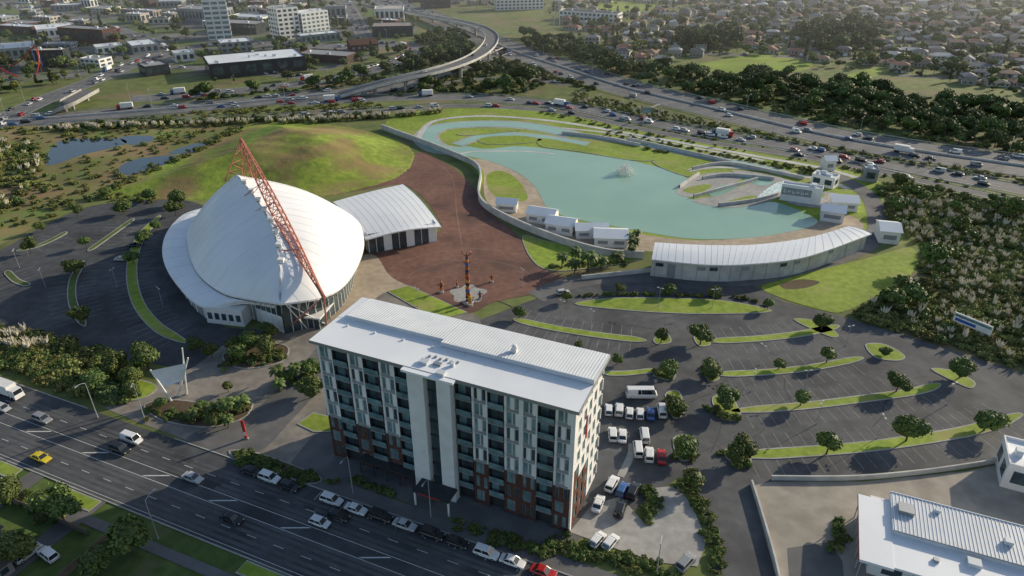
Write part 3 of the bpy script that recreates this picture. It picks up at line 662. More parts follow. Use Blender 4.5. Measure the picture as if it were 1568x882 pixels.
    for f in range(8):
        z=f*FH+.4
        for i in range(5):
            y0=.8+i*2.9; bx(.3,y0,z-.2,.59,y0+2.8,z+.7,m_brick if f<3 else m_wwall); bx(.35,y0+.7,z+.75,.59,y0+2.3,z+FH-.3,m_glassb)
    for f in range(8):
        z=f*FH+.4
        bx(.6,Wd-.29,z-.2,L-.3,Wd,z+.7,m_brick if f<3 else m_wwall)
        for i in range(15): bx(.8+i*3.4,Wd-.29,z+.75,2.6+i*3.4,Wd-.1,z+FH-.3,m_glassb); bx(2.7+i*3.4,Wd-.29,z+.75,4.1+i*3.4,Wd,z+FH-.25,m_wwall)
    bx(22.2,-5.4,3.4,29.8,-1.75,3.75,m_dark); bx(23.5,-5.46,3.48,28,-5.41,3.72,m_redp)
    for s in(22.4,29.5): bx(s,-5.3,0,s+.3,-5.0,3.38,m_wwall)
    bx(8,-2.2,3.2,20.5,-.12,3.4,m_dark)
    for k in range(5): bx(8.1+k*3,-2.1,0,8.3+k*3,-1.9,3.18,m_dark)
    b.obj("hotel_building")
    for i in range(10):
        for j in range(3): p=o+d*(i*5.5)+n*j*7; BLK.append((p.x,p.y,4))
hotel()
# =============== EVENTS CENTRE ===============
def rsn(pts,n):
    c=cr(pts,16); ln=[0]
    for a,q in zip(c,c[1:]): ln.append(ln[-1]+(q-a).length)
    out=[];j=0
    for i in range(n+1):
        s=ln[-1]*i/n
        while j<len(c)-2 and ln[j+1]<s: j+=1
        t=(s-ln[j])/max(1e-9,ln[j+1]-ln[j]); out.append(c[j].lerp(c[j+1],min(1,t)))
    return out
def events():
    b=MB(); shell=MB()
    ridge=[(-59.3,154,11.0),(-60.6,161,15.8),(-66.0,176,20.6),(-75.5,192,23.6),(-86.5,208,25.4),(-91,222,17),(-90,236,6)]
    r_e=[G3(430,465,11),G3(490,456,9.5),G3(527,436,8.5),G3(551,398,8),G3(557,364,8),(-53,216,7.5),(-66,229,6.5),(-90,236,6)]
    l_e=[G3(430,465,11),G3(385,458,8.5),G3(340,447,7.5),G3(303,418,7),G3(288,380,6.5),G3(292,345,6.5),(-103,230,6),(-90,236,6)]
    n=48; Rg=rsn(ridge,n); k=16; C=Vector((-80,198))
    for E,bulge in((rsn(r_e,n),3.6),(rsn(l_e,n),2.2)):
        rows=[]
        for i in range(n+1):
            u=i/n; bb=bulge*math.sin(math.pi*u)**.8*(1.25-.6*u); row=[]
            for j in range(k+1):
                t=j/k; p=Rg[i].lerp(E[i],t); row.append((p.x,p.y,p.z+bb*math.sin(math.pi*t**1.25)))
            rows.append(row)
        shell.loft(rows,m_white)
        b.loft([[r[-1],(r[-1][0],r[-1][1],r[-1][2]-.5)] for r in rows],m_wwall)
        for i in range(2,n-1,2):
            for j in range(k): b.beam(Vector(rows[i][j])+Vector((0,0,.02)),Vector(rows[i][j+1])+Vector((0,0,.02)),.035,m_rib if i%6==0 else m_white,3)
        W_=[]
        for p in E:
            q=Vector((p.x,p.y)); q=q+(C-q).normalized()*3.2; W_.append((q.x,q.y,p.z+.6))
        b.loft([[(x,y,0),(x,y,z*.45)] for x,y,z in W_],m_wwall if bulge<3 else m_glass)
        b.loft([[(x,y,z*.45),(x,y,z)] for x,y,z in W_],m_glass)
        for i,(x,y,z) in enumerate(W_):
            b.beam((x,y,0),(x,y,z),.14,m_wwall)
            e=E[i]; b.beam((x,y,z*.5),(e.x,e.y,e.z-.3),.12,m_wwall)
        if bulge<3:
            Oe=rsn([G3(420,470,8),G3(375,463,6),G3(312,470,5),G3(272,437,4.8),G3(250,398,4.8),G3(252,363,4.8),G3(272,335,5),(-112,229,4.8),(-97,239,5)],n)
            rows=[]
            for i in range(n+1):
                a=E[i]; c=Oe[i]; rows.append([(a.x,a.y,a.z-.8)]+[(a.x+(c.x-a.x)*t,a.y+(c.y-a.y)*t,(a.z-1.0)*(1-t)+c.z*t+.5*math.sin(math.pi*t)) for t in(.33,.66,1)])
            b.loft(rows,m_white); b.loft([[r[-1],(r[-1][0],r[-1][1],r[-1][2]-.45)] for r in rows],m_wwall)
            for i in range(0,n+1,3):
                for j in range(3): b.beam(Vector(rows[i][j])+Vector((0,0,.02)),Vector(rows[i][j+1])+Vector((0,0,.02)),.04,m_rib,3)
            Wo=[]
            for p in Oe:
                q=Vector((p.x,p.y)); q=q+(C-q).normalized()*1.6; Wo.append((q.x,q.y,p.z+.2))
            b.loft([[(x,y,0),(x,y,z)] for x,y,z in Wo],m_grey)
            for i in range(0,n,2):
                x,y,z=Wo[i]; b.beam((x,y,0),(x,y,z),.2,m_wwall)
    for i in range(1,n): b.beam(Rg[i-1]+Vector((0,0,.15)),Rg[i]+Vector((0,0,.15)),.2,m_grey if i%2 else m_rib,4)
    for i in range(6,int(n*.62),3): p=Rg[i]; b.box(p.x-.2,p.y-.8,p.z-.3,p.x+1.4,p.y+.6,p.z+.8,m_wwall)
    A=Vector((-85.3,214,35)); B=Vector((-47.5,152.5,13)); dv=(B-A); side=dv.cross(Vector((0,0,1))).normalized(); upv=side.cross(dv).normalized()
    if upv.z<0: upv=-upv
    N=22; ch=[]
    for i in range(N+1):
        t=i/N; p=A.lerp(B,t)+Vector((0,0,-.6*math.sin(math.pi*t))); wd=.3+1.35*math.sin(math.pi*min(1,t*1.04+.01)); ch.append((p+upv*wd*.7,p-upv*wd*.6+side*wd,p-upv*wd*.6-side*wd))
    for i in range(N):
        for k2 in range(3): b.beam(ch[i][k2],ch[i+1][k2],.23,m_red,6); b.beam(ch[i][k2],ch[i+1][(k2+1)%3],.11,m_red,5); b.beam(ch[i][k2],ch[i][(k2+1)%3],.11,m_red,5)
    bs=[Vector((-89.5,206,24)),Vector((-82,209,24)),Vector((-91,222,16))]
    for q in bs: b.beam(q,A,.26,m_red,6,.16)
    for t in(.2,.4,.6,.8):
        for i in range(3): b.beam(bs[i].lerp(A,t),bs[(i+1)%3].lerp(A,t),.09,m_red,5); b.beam(bs[i].lerp(A,t),bs[(i+1)%3].lerp(A,t-.2),.08,m_red,5)
    b.beam(A-Vector((0,0,1)),A+Vector((0,0,2.0)),.14,m_red,6,.05)
    for i in(8,13,18,23): 
        p=Rg[min(i,n)]; t=max(0,min(1,(214-p.y)/61.5)); q=A.lerp(B,t); b.beam(q,p,.12,m_red,5); b.beam(q,(p.x+5,p.y-1,p.z-.5),.12,m_red,5); b.beam(q,(p.x-3,p.y+1,p.z-1),.1,m_red,5)
    f1=G3(438,505,0); f2=G3(500,497,0); f3=G3(470,503,0)
    for q in(f1,f2): b.beam(q,B,.22,m_red,6)
    b.beam(f3,(-58,153,11),.16,m_wwall,6); b.beam(f2,(-58,153,11),.18,m_wwall,6); b.beam(f1,(-50,156,10),.18,m_wwall,6)
    d,nv=Vector((.98,-.2)).normalized(),Vector((.2,.98)).normalized()
    o=Vector(G(442,500)); T=TM(o,d,nv)
    b.box(0,0,3.2,9.5,9,3.6,m_wwall,T); b.box(.4,.5,0,9,8.8,3.18,m_glass,T)
    for i in range(6): b.box(.4+i*1.7,.4,0,.52+i*1.7,.49,3.17,m_wwall,T)
    o=Vector(G(318,494)); T=TM(o,d,nv)
    b.box(0,0,0,11,8,5,m_wwall,T)
    for i in range(5): b.box(.6+i*2.1,-.05,1.4,1.9+i*2.1,.02,3.4,m_glass,T)
    ob=b.obj("events_centre"); me=shell.mesh("shell_roof",True); put(me,"shell_roof",0,0,0,parent=ob)
    for i in range(-3,4):
        for j in range(-4,5): BLK.append((-80+i*10,198+j*10,6))
events()
def annex():
    b=MB()
    P=[G3(510,309,7.0),G3(617,282,7.0),G3(676,347,6.0),G3(560,367,6.0)]
    A,B_,C,Dd=[Vector(p) for p in P]; rows=[]
    for i in range(13):
        t=i/12; l=A.lerp(B_,t); r=Dd.lerp(C,t); row=[]
        for j in range(13):
            s=j/12; p=l.lerp(r,s); row.append((p.x,p.y,p.z+1.5*math.sin(math.pi*s)+1.0*math.sin(math.pi*t)*(.3+.7*s)))
        rows.append(row)
    b.loft(rows,m_white); b.loft([[(p[0],p[1],p[2]-.4) for p in r] for r in rows],m_rib)
    for i in (0,-1): b.loft([[p,(p[0],p[1],p[2]-.4)] for p in rows[i]],m_wwall)
    b.loft([[r[-1],(r[-1][0],r[-1][1],r[-1][2]-.4)] for r in rows],m_wwall)
    for i in range(0,13):
        for j in range(12): b.beam(Vector(rows[i][j])+Vector((0,0,.02)),Vector(rows[i][j+1])+Vector((0,0,.02)),.03,m_white,3)
    cen=(A+B_+C+Dd)/4
    ins=lambda p:(p.x+(cen.x-p.x)*.1,p.y+(cen.y-p.y)*.1)
    q=[ins(p) for p in(A,B_,C,Dd)]
    for i in range(4):
        a,c=q[i],q[(i+1)%4]; n=9; zt=6.9
        for k in range(n):
            s0=k/n; s1=(k+1)/n; p0=(a[0]+(c[0]-a[0])*s0,a[1]+(c[1]-a[1])*s0); p1=(a[0]+(c[0]-a[0])*s1,a[1]+(c[1]-a[1])*s1)
            b.add([(*p0,0),(*p1,0),(*p1,zt),(*p0,zt)],[(0,1,2,3)],m_glass if k%3 else m_wwall); b.beam((*p0,0),(*p0,zt),.12,m_wwall)
    for i in range(4): BLK.append((cen.x+U(-9,9),cen.y+U(-9,9),9))
    b.obj("exhibition_hall")
annex()
b=MB(); c=[Vector(p) for p in cr([G3(507,312,7),G3(530,330,7),G3(548,358,7)],8)]
for off in(-1.2,1.2): 
    for a,e in zip(c,c[1:]): b.beam((a.x+off,a.y,a.z),(e.x+off,e.y,e.z),.2,m_steel)
for a in c: b.beam((a.x-1.2,a.y,a.z),(a.x+1.2,a.y,a.z),.12,m_steel)
for a in c[::4]: b.beam((a.x,a.y,0),(a.x,a.y,7),.2,m_steel)
b.obj("entry_pergola")
def totem():
    x,y=G(717,463); b=MB(); cols=[m_timber,m_dark,m_timber,m_blue,m_orange,m_dark,m_yel,m_redp]
    b.beam((x,y,0),(x,y,.6),1.7,m_conc,12,1.5)
    z=.6
    for i in range(13):
        h=1.05; r0=.66-.015*i+(.12 if i%2 else 0); b.beam((x,y,z),(x,y,z+h*.6),r0,cols[i%8],8,r0*.85); b.beam((x,y,z+h*.6),(x,y,z+h),r0*.8,cols[(i*3+1)%6],8,r0)
        b.ball((x+.35*math.cos(i),y-.4,z+h*.5),.24,cols[(i+2)%8],6,4); z+=h
    b.beam((x,y,z),(x,y,z+1.7),.3,m_timber,6,.1)
    for s in(-1,1):
        b.beam((x,y,z+.3),(x+s*1.4,y,z+1.5),.16,m_timber,6,.1); b.beam((x+s*1.4,y,z+1.5),(x+s*.9,y,z+2.1),.1,m_redp,5); b.beam((x,y,z-2),(x+s*1.0,y-.2,z-1.2),.15,m_timber,6,.1)
    b.obj("carved_totem_pole")
totem()
def statue(u,v,m1,m2,rot=0,s=1.3):
    b=MB(); b.beam((0,0,0),(0,0,.35),.55,m_conc,10)
    for k in(-1,1):
        b.beam((k*.22,0,.35),(k*.16,0,1.15),.14,m1,7,.19); b.beam((k*.32,0,1.85),(k*.62,-.15,1.45),.11,m1,6,.09); b.beam((k*.62,-.15,1.45),(k*.7,-.4,1.8),.09,m1,6,.07); b.ball((k*.71,-.42,1.86),.1,m2)
    b.beam((0,0,1.1),(0,0,1.95),.26,m2,8,.34); b.ball((0,0,1.93),(.36,.22,.18),m2); b.beam((0,0,1.95),(0,0,2.15),.12,m1,6); b.ball((0,-.03,2.33),(.2,.22,.27),m1); b.beam((0,0,2.5),(0,0,2.85),.12,m2,6,.03)
    x,y=G(u,v); put(b.mesh("carved_statue"),"carved_statue",x,y,.09,rot,s)
statue(676,448,m_orange,m_timber,0,1.5); statue(720,468,m_orange,m_yel,.6,1.5); statue(700,440,m_timber,m_orange,1.2,1.0); statue(753,432,m_orange,m_timber,-.5,1.0); statue(735,458,m_dark,m_timber,.2,1.0)
def gate():
    b=MB(); P=lambda u,v,z:Vector(G3(u,v,z))
    m1a,m1b=P(286,603,.1),P(279,533,14.5); m2a,m2b=P(262,614,.1),P(230,566,9)
    m3a,m3b=P(272,606,.1),P(288,548,12)
    for a,c in((m1a,m1b),(m2a,m2b),(m3a,m3b)): b.beam(a,c,.32,m_wwall,6,.16)
    q=[P(229,568,9),P(286,556,10.5),P(282,582,6),P(252,592,5.5)]; rows=[]
    for i in range(9):
        s=i/8; l=q[0].lerp(q[1],s); r=q[3].lerp(q[2],s); rows.append([l.lerp(r,j/8)-Vector((0,0,1.5*math.sin(math.pi*j/8)*math.sin(math.pi*s))) for j in range(9)])
    b.loft(rows,m_wwall); b.beam(q[3],m2a,.08,m_steel); b.beam(q[2],m1a,.08,m_steel); b.obj("tensile_canopy_sculpture")
gate()
def rfblock():
    o=Vector((66,93.5)); T=TM(o,D,-NN); b=MB()
    b.box(0,0,0,45,14.5,4.6,m_wwall,T)
    b.box(-2.2,1.2,4.62,3,17,5.2,m_white,T)
    b.box(3.02,-.8,4.62,46,9,5.9,m_rib,T); b.box(3.02,9.02,4.62,46,16.5,5.1,m_white,T)
    k=3.3
    while k<45.8: b.box(k,-.7,5.91,k+.12,8.9,5.98,m_white,T); k+=.6
    b.box(3.02,8.9,5.91,46,9.02,6.1,m_grey,T); b.box(3.02,-.8,5.91,46,-.68,6.1,m_white,T)
    b.box(4,2,6.0,6.5,4.4,6.7,m_frame,T); b.box(20,4,6.0,21.2,5.2,6.8,m_rib,T); b.box(10,1,6.0,10.8,1.8,6.6,m_rib,T); b.box(14,10,5.11,16,11.6,5.9,m_rib,T); b.box(-2.25,1.15,4.7,-2.21,17.05,5.1,m_redp,T)
    b.box(27,6,6.0,28,7,6.7,m_frame,T); b.box(9,12,5.11,9.8,12.8,5.6,m_frame,T)
    for k in range(9): b.box(2+k*4.5,14.5,1,5+k*4.5,14.56,3.6,m_glass,T); b.box(2+k*4.5,-.06,1.5,4+k*4.5,0,3,m_glass,T)
    for k in range(4): b.box(-.06,1+k*3.4,.8,0,3.4+k*3.4,3.4,m_glass,T)
    for k in range(14): b.box(5+k*2.8,-1.2,4.2,5.6+k*2.8,-.82,4.6,m_grey,T)
    for k in range(7): b.box(-1.9+k*.02,2+k*2.4,0,-1.75+k*.02,2.15+k*2.4,4.6,m_steel,T)
    b.obj("showroom_building")
    for i in range(8): p=o+D*i*6-NN*7; BLK.append((p.x,p.y,9))
rfblock()
block("white_shed",(1530,745),(1640,775),9,5.5,m_wwall,m_white,1)
b=MB(); x,y=G(377,672); b.box(x-.3,y-.15,.3,x+.3,y+.15,5,m_redp); b.box(x-.25,y-.18,1,x+.25,y-.155,2.0,m_wwall); b.box(x-.5,y-.26,0,x+.5,y+.26,.29,m_conc); b.obj("pylon_sign")
b=MB(); p1,p2=Vector(G(1455,500)),Vector(G(1512,524)); d,nv=frame(p1,p2); L=(p2-p1).length; T=TM(p1,d,nv)
b.box(0,0,2,L,.3,4.6,m_wwall,T); b.box(.2,-.05,3.6,L-.2,-.005,4.3,m_glassb,T); b.box(.5,-.05,2.4,L*.6,-.005,3.2,m_blue,T)
for k in range(4): b.box(k*L/3.3+.2,.31,0,k*L/3.3+.45,.6,4.4,m_steel,T)
b.obj("billboard")
# =============== MOTORWAYS ===============
def motorway(name,pts,w,mat=m_asphR,z=.06,cars=0,lanes=None,median=False,lamps=0,n=8,dash=(4,8)):
    c=cr(plan(pts),n); ribbon(name,c,w,z,mat)
    b=MB()
    for o in(w/2-.8,-w/2+.8): ribbon("",c,.25,z+.01,m_paint,off=o,b=b,block=False)
    lanes=lanes or []
    for o in lanes: ribbon("",c,.2,z+.01,m_paint,off=o,b=b,dash=dash,block=False)
    b.obj("lane_markings")
    if median: wall("median_barrier",c,.9,.5,m_concw,z)
    c2=resample(c,1.0); nn=normals(c2)
    lo=[(a+e)/2 for a,e in zip(([-w/2+1]+lanes),(lanes+[w/2-1]))]
    for k in range(cars):
        i=random.randrange(5,len(c2)-5); o=random.choice(lo); p=c2[i]+nn[i]*o; d=c2[i+1]-c2[i]; a=math.atan2(d.y,d.x)+(math.pi if o>0 else 0)
        if R()<.05: put(TRUCK,"box_truck",p.x,p.y,z,a,1,random.choice([WH,BU,RD]))
        else: car(p.x,p.y,a,random.choice(['hatch','sedan','suv','suv','van']),z=z)
    if lamps:
        c3=resample(c,lamps); n3=normals(c3)
        for p,q in zip(c3[1:],n3[1:]): put(LAMP2 if median else LAMP,"street_lamp",*(p+q*(0 if median else w/2+1.5)),z,math.atan2(q.y,q.x)+(0 if median else math.pi))
    return c
M1=motorway("motorway",[(480,-40),(560,-8),(640,18),(720,50),(790,80),(860,103),(960,135),(1090,166),(1250,204),(1400,231),(1568,255),(1800,290)],32,cars=110,lanes=[-11.5,-8,-4.5,4.5,8,11.5],median=True,lamps=60)
M2=motorway("motorway_carriageway",[(430,160),(560,152),(700,149),(800,155),(880,165),(960,181),(1060,200),(1180,220),(1315,247),(1430,266),(1568,291),(1800,340)],13,cars=60,lanes=[-2,1.7],lamps=70)
M3=motorway("motorway",[(-200,188),(0,186),(70,182),(200,172),(350,160),(450,150),(560,138),(640,120),(720,95),(770,74)],22,cars=50,lanes=[-7,-3.6,3.6,7],median=True,lamps=70)
M4=motorway("slip_road",[(60,192),(200,186),(400,180),(600,168),(700,162),(800,166),(880,175),(980,197),(1100,220),(1250,243),(1400,275),(1568,312),(1800,370)],7,m_asph2,cars=14,lanes=[])
M5=motorway("arterial_road",[(-150,250),(-40,205),(30,170),(80,148),(140,125),(200,100),(270,78),(340,66),(430,66),(520,70),(600,68),(640,76),(600,98),(520,118),(430,132),(300,145),(200,152)],17,cars=110,lanes=[-4,0,4],z=.075,lamps=55)
M6=motorway("arterial_road",[(270,78),(180,45),(90,22),(-40,0)],14,cars=50,lanes=[0],z=.09)
M8=motorway("arterial_road",[(560,60),(545,30),(530,5),(500,-25)],14,cars=25,lanes=[0],z=.08)
M9=motorway("slip_road",[(870,130),(820,122),(780,118),(700,125),(600,140),(520,150)],6,m_asph2,cars=5,z=.085)
M10=motorway("arterial_road",[(200,100),(300,104),(400,112),(480,120)],11,cars=16,lanes=[0],z=.085)
for c,off in((M1,17),(M1,-17.5),(M2,7.5),(M4,5),(M3,12),(M3,-12)):
    nn=normals(c); cc=[p+q*off for p,q in zip(c,nn)]; b=MB()
    wall("",cc,.35,.08,m_steel,.45,b=b)
    for p in resample(cc,4): b.box(p.x-.06,p.y-.06,0,p.x+.06,p.y+.06,.6,m_steel)
    b.obj("guard_rail")
def flyover():
    pts=[(520,146,1),(560,134,4.5),(620,119,8),(680,105,9.5),(725,88,10),(748,70,10),(752,54,9.5),(735,42,9),(700,33,7),(650,24,4),(600,14,1.5),(560,6,.3)]
    c3=cr([G3(u,v,z) for u,v,z in pts],8); c=[Vector((p.x,p.y)) for p in c3]; zs=[p.z for p in c3]; nn=normals(c); b=MB(); w=5.2; rows=[]
    for p,q,z in zip(c,nn,zs):
        L=lambda o,zz:(p.x+q.x*o,p.y+q.y*o,z+zz)
        rows.append([L(-w,-.5),L(-w,1.0),L(-w+.3,1.0),L(-w+.3,0),L(w-.3,0),L(w-.3,1.0),L(w,1.0),L(w,-.5),L(w*.5,-1.7),L(-w*.5,-1.7)])
    b.loft(rows,m_concw,True)
    b.loft([[(p.x-q.x*(w-.35),p.y-q.y*(w-.35),z+.02),(p.x+q.x*(w-.35),p.y+q.y*(w-.35),z+.02)] for p,q,z in zip(c,nn,zs)],m_asphR)
    for i in range(10,78,6):
        p,z=c[i],zs[i]
        if z<3: continue
        b.beam((p.x,p.y,0),(p.x,p.y,z-1.7),1.0,m_conc,8); q=nn[i]; b.beam((p.x-q.x*3.6,p.y-q.y*3.6,z-2.0),(p.x+q.x*3.6,p.y+q.y*3.6,z-2.0),.6,m_conc)
    b.obj("flyover_bridge")
    for i in(20,33,40,55): p=c[i]; d=c[i+1]-c[i]; car(p.x+nn[i].x*2,p.y+nn[i].y*2,math.atan2(d.y,d.x),z=zs[i]+.03)
flyover()
b=MB(); P=cr([G3(84,170,1),G3(98,160,4),G3(112,152,5),G3(138,138,4.5)],6)
nn=normals([Vector((p.x,p.y)) for p in P]); rows=[]
for p,q in zip(P,nn): rows.append([(p.x+q.x*o,p.y+q.y*o,p.z+e) for o,e in((-5,-1),(-5,.9),(-4.7,.9),(-4.7,0),(4.7,0),(4.7,.9),(5,.9),(5,-1))])
b.loft(rows,m_conc,True); b.loft([[(p.x-q.x*4.6,p.y-q.y*4.6,p.z+.02),(p.x+q.x*4.6,p.y+q.y*4.6,p.z+.02)] for p,q in zip(P,nn)],m_asphR)
for p in P[6::5]: b.beam((p.x,p.y,0),(p.x,p.y,p.z-1),.8,m_conc,8)
b.obj("road_bridge")
b=MB(); p=Vector(G(985,190)); q=Vector(G(1008,180)); b.beam((p.x,p.y,0),(p.x,p.y,7.5),.25,m_steel,8); b.beam((q.x,q.y,0),(q.x,q.y,7.5),.25,m_steel,8); b.beam((p.x,p.y,7.2),(q.x,q.y,7.2),.3,m_steel)
b.box(p.x-1,p.y-.5,6,p.x+4,p.y-.3,8.6,m_glassb); b.box(p.x-1.1,p.y-.28,5.9,p.x+4.1,p.y-.2,8.7,m_steel); b.obj("gantry_sign")
b=MB(); x,y=G(852,45)
for i in range(7):
    z=i*5; w0=3*(1-i/8); w1=3*(1-(i+1)/8); c0=[(x+sx*w0,y+sy*w0,z) for sx,sy in((-1,-1),(1,-1),(1,1),(-1,1))]; c1=[(x+sx*w1,y+sy*w1,z+5) for sx,sy in((-1,-1),(1,-1),(1,1),(-1,1))]
    for k in range(4): b.beam(c0[k],c1[k],.14,m_steel,4); b.beam(c0[k],c1[(k+1)%4],.08,m_steel,4); b.beam(c1[k],c1[(k+1)%4],.08,m_steel,4)
for z in(22,27,32): b.beam((x-6,y,z),(x+6,y,z),.2,m_steel)
b.obj("power_pylon")
# =============== TOWN BUILDINGS ===============
block("office_tower",(320,62),(356,60),20,64,m_wwall,m_grey,17,m_glassb,bay=5,wf=.8)
block("tower_podium",(340,82),(388,78),20,7,m_grey,m_white,2)
block("apartment_block",(430,62),(462,58),18,24,m_wwall,m_grey,7,m_glass); block("apartment_block",(466,58),(506,52),16,19,m_wwall,m_white,6,m_glassb)
block("retail_store",(462,68),(522,62),14,6,m_glassb,m_white,1)
block("retail_warehouse",(324,122),(470,108),34,9,m_dark,m_white,1,m_glass,bay=9,units=8)
block("retail_warehouse",(205,84),(245,80),26,6,m_grey,m_white,1); block("warehouse",(0,92),(52,88),30,7,m_grey,m_rib,1); block("warehouse",(-90,100),(-20,94),34,8,m_wwall,m_rib,1)
block("warehouse",(60,60),(120,55),30,7,m_wwall,m_white,1); block("petrol_station_canopy",(150,84),(190,80),14,5,m_wwall,m_white,1)
block("retail_store",(225,118),(262,113),16,6,m_dark,m_grey,1); block("retail_store",(270,96),(300,93),12,6,m_wwall,m_rib,1)
gable("brick_house",(538,80),(580,77),16,5,m_brick,roofm=m_brick,rise=3)
block("school_building",(856,30),(945,36),16,8,m_wwall,m_dark,2); block("apartment_block",(760,16),(832,14),14,16,m_wwall,m_dark,5); block("office_building",(650,14),(690,12),16,12,m_dark,m_grey,4)
b=MB(); pr=None; o=Vector(G(10,112))
for i in range(61):
    t=i/60; a=t*2*math.pi; p=Vector((o.x+24*math.cos(a),o.y+14*math.sin(a),7+6*math.sin(2*a)+3*math.sin(3*a)))
    if pr: b.beam(pr,p,.4,m_redp,5)
    if i%3==0: b.beam((p.x,p.y,0),p,.2,m_blue if i%2 else m_orange,5)
    pr=p
b.obj("roller_coaster")
BA=np.array(BLK)
def blocked(x,y,r=0):
    return bool((((BA[:,0]-x)**2+(BA[:,1]-y)**2)<(BA[:,2]+r)**2).any())
ZT=plan([(-260,130),(30,122),(130,115),(300,108),(520,104),(600,60),(640,8),(640,-35),(-500,-35)])
def pts_in(P,n,r=0,tries=12,bias=1.0):
    xs=[p[0] for p in P]; ys=[p[1] for p in P]; out=[]
    for _ in range(n*tries):
        if len(out)>=n: break
        x=U(min(xs),max(xs)); y=min(ys)+(max(ys)-min(ys))*R()**bias
        if inpoly(x,y,P) and not blocked(x,y,r): out.append((x,y))
    return out
for s in range(15):
    q=pts_in(ZT,1,13,60,1.6)
    if not q: continue
    x,y=q[0]
    sheet("parking_lot",[Vector((x-20,y-9)),Vector((x+20,y-9)),Vector((x+20,y+9)),Vector((x-20,y+9))],.03+s*.001,m_asph2,False,True)
    for i in range(13):
        for j in(-5,5):
            if R()<.75: car(x-17+i*2.8,y+j,math.pi/2)
    BLK.append((x-10,y,12)); BLK.append((x+10,y,12)); BA=np.array(BLK)
for s in range(240):
    q=pts_in(ZT,1,9,40,1.25)
    if not q: continue
    x,y=q[0]; big=R()<.4; L=U(24,48) if big else U(10,22); dp=U(14,28) if big else U(8,14); 
    a=random.choice([.12,-.3]); d=Vector((math.cos(a),math.sin(a))); n_=Vector((-d.y,d.x)); p1=Vector((x,y))-d*L/2
    if any(blocked(*(p1+d*L*u+n_*dp*v_),-1) for u in(0,.5,1) for v_ in(0,1)): continue
    block(random.choice(["warehouse","retail_store","office_building"]),p1,p1+d*L,dp,random.choice([4.5,5,6,6,8,11]),random.choice([m_wwall,m_grey,m_hwall,m_hwall,m_dark,m_brick]),random.choice([m_white,m_rib,m_rib,m_grey,m_grey,m_dark,m_hwall]),random.choice([1,2]),isplan=True,units=2)
    BA=np.array(BLK)
# =============== SUBURB ===============
def house_mesh(w,d,h,L2,seed):
    b=MB()
    def part(x0,y0,x1,y1,hh,rise):
        b.box(x0,y0,0,x1,y1,hh,m_hwall); o=.45
        X0,Y0,X1,Y1=x0-o,y0-o,x1+o,y1+o
        if X1-X0>Y1-Y0: k=(Y1-Y0)/2; r1=(X0+k*.9,(Y0+Y1)/2,hh+rise); r2=(X1-k*.9,(Y0+Y1)/2,hh+rise); A=[(X0,Y0,hh),(X1,Y0,hh),(X1,Y1,hh),(X0,Y1,hh),r1,r2]; b.add(A,[(0,1,5,4),(2,3,4,5),(3,0,4),(1,2,5)],m_roofc)
        else: k=(X1-X0)/2; r1=((X0+X1)/2,Y0+k*.9,hh+rise); r2=((X0+X1)/2,Y1-k*.9,hh+rise); A=[(X0,Y0,hh),(X1,Y0,hh),(X1,Y1,hh),(X0,Y1,hh),r1,r2]; b.add(A,[(1,2,5,4),(3,0,4,5),(0,1,4),(2,3,5)],m_roofc)
        b.box(X0+.02,Y0+.02,hh-.15,X1-.02,Y1-.02,hh-.01,m_hwall)
        n=int((x1-x0)/2.6)
        for i in range(n):
            xx=x0+(i+.3)*(x1-x0)/n
            for yy in((y0-.05,y0+.02),(y1-.02,y1+.05)): b.box(xx,yy[0],.9,xx+1.3,yy[1],2.1,m_glass)
        for i in range(max(1,int((y1-y0)/3))):
            yy=y0+.8+i*3
            for X in((x0-.05,x0+.02),(x1-.02,x1+.05)): b.box(X[0],yy,.9,X[1],yy+1.3,2.1,m_glass)
        if hh>4:
            for i in range(n):
                xx=x0+(i+.3)*(x1-x0)/n; b.box(xx,y0-.05,3.6,xx+1.3,y0+.02,4.8,m_glass)
    part(-w/2,-d/2,w/2,d/2,h,1.7)
    if L2: part(w/2-5.5,-d/2-L2,w/2-.6,-d/2+2,min(h,2.7),1.3)
    b.box(w/2-4.8,-d/2-L2-.06,0,w/2-1.8,-d/2-L2+.02,2.2,m_wwall); b.box(-1,-d/2-.06,0,0,-d/2+.02,2.1,m_dark)
    return b.mesh("suburban_house")
HM=[house_mesh(14,8.5,2.7,4,0),house_mesh(12,9,2.7,0,1),house_mesh(15,8,2.8,5,2),house_mesh(11,8,5.4,0,3),house_mesh(16,9,2.7,3,4)]
RC=[(.28,.27,.26),(.16,.155,.15),(.42,.41,.40),(.26,.13,.09),(.32,.20,.14),(.18,.19,.20),(.36,.33,.29),(.12,.115,.11),(.55,.54,.52),(.30,.15,.10)]
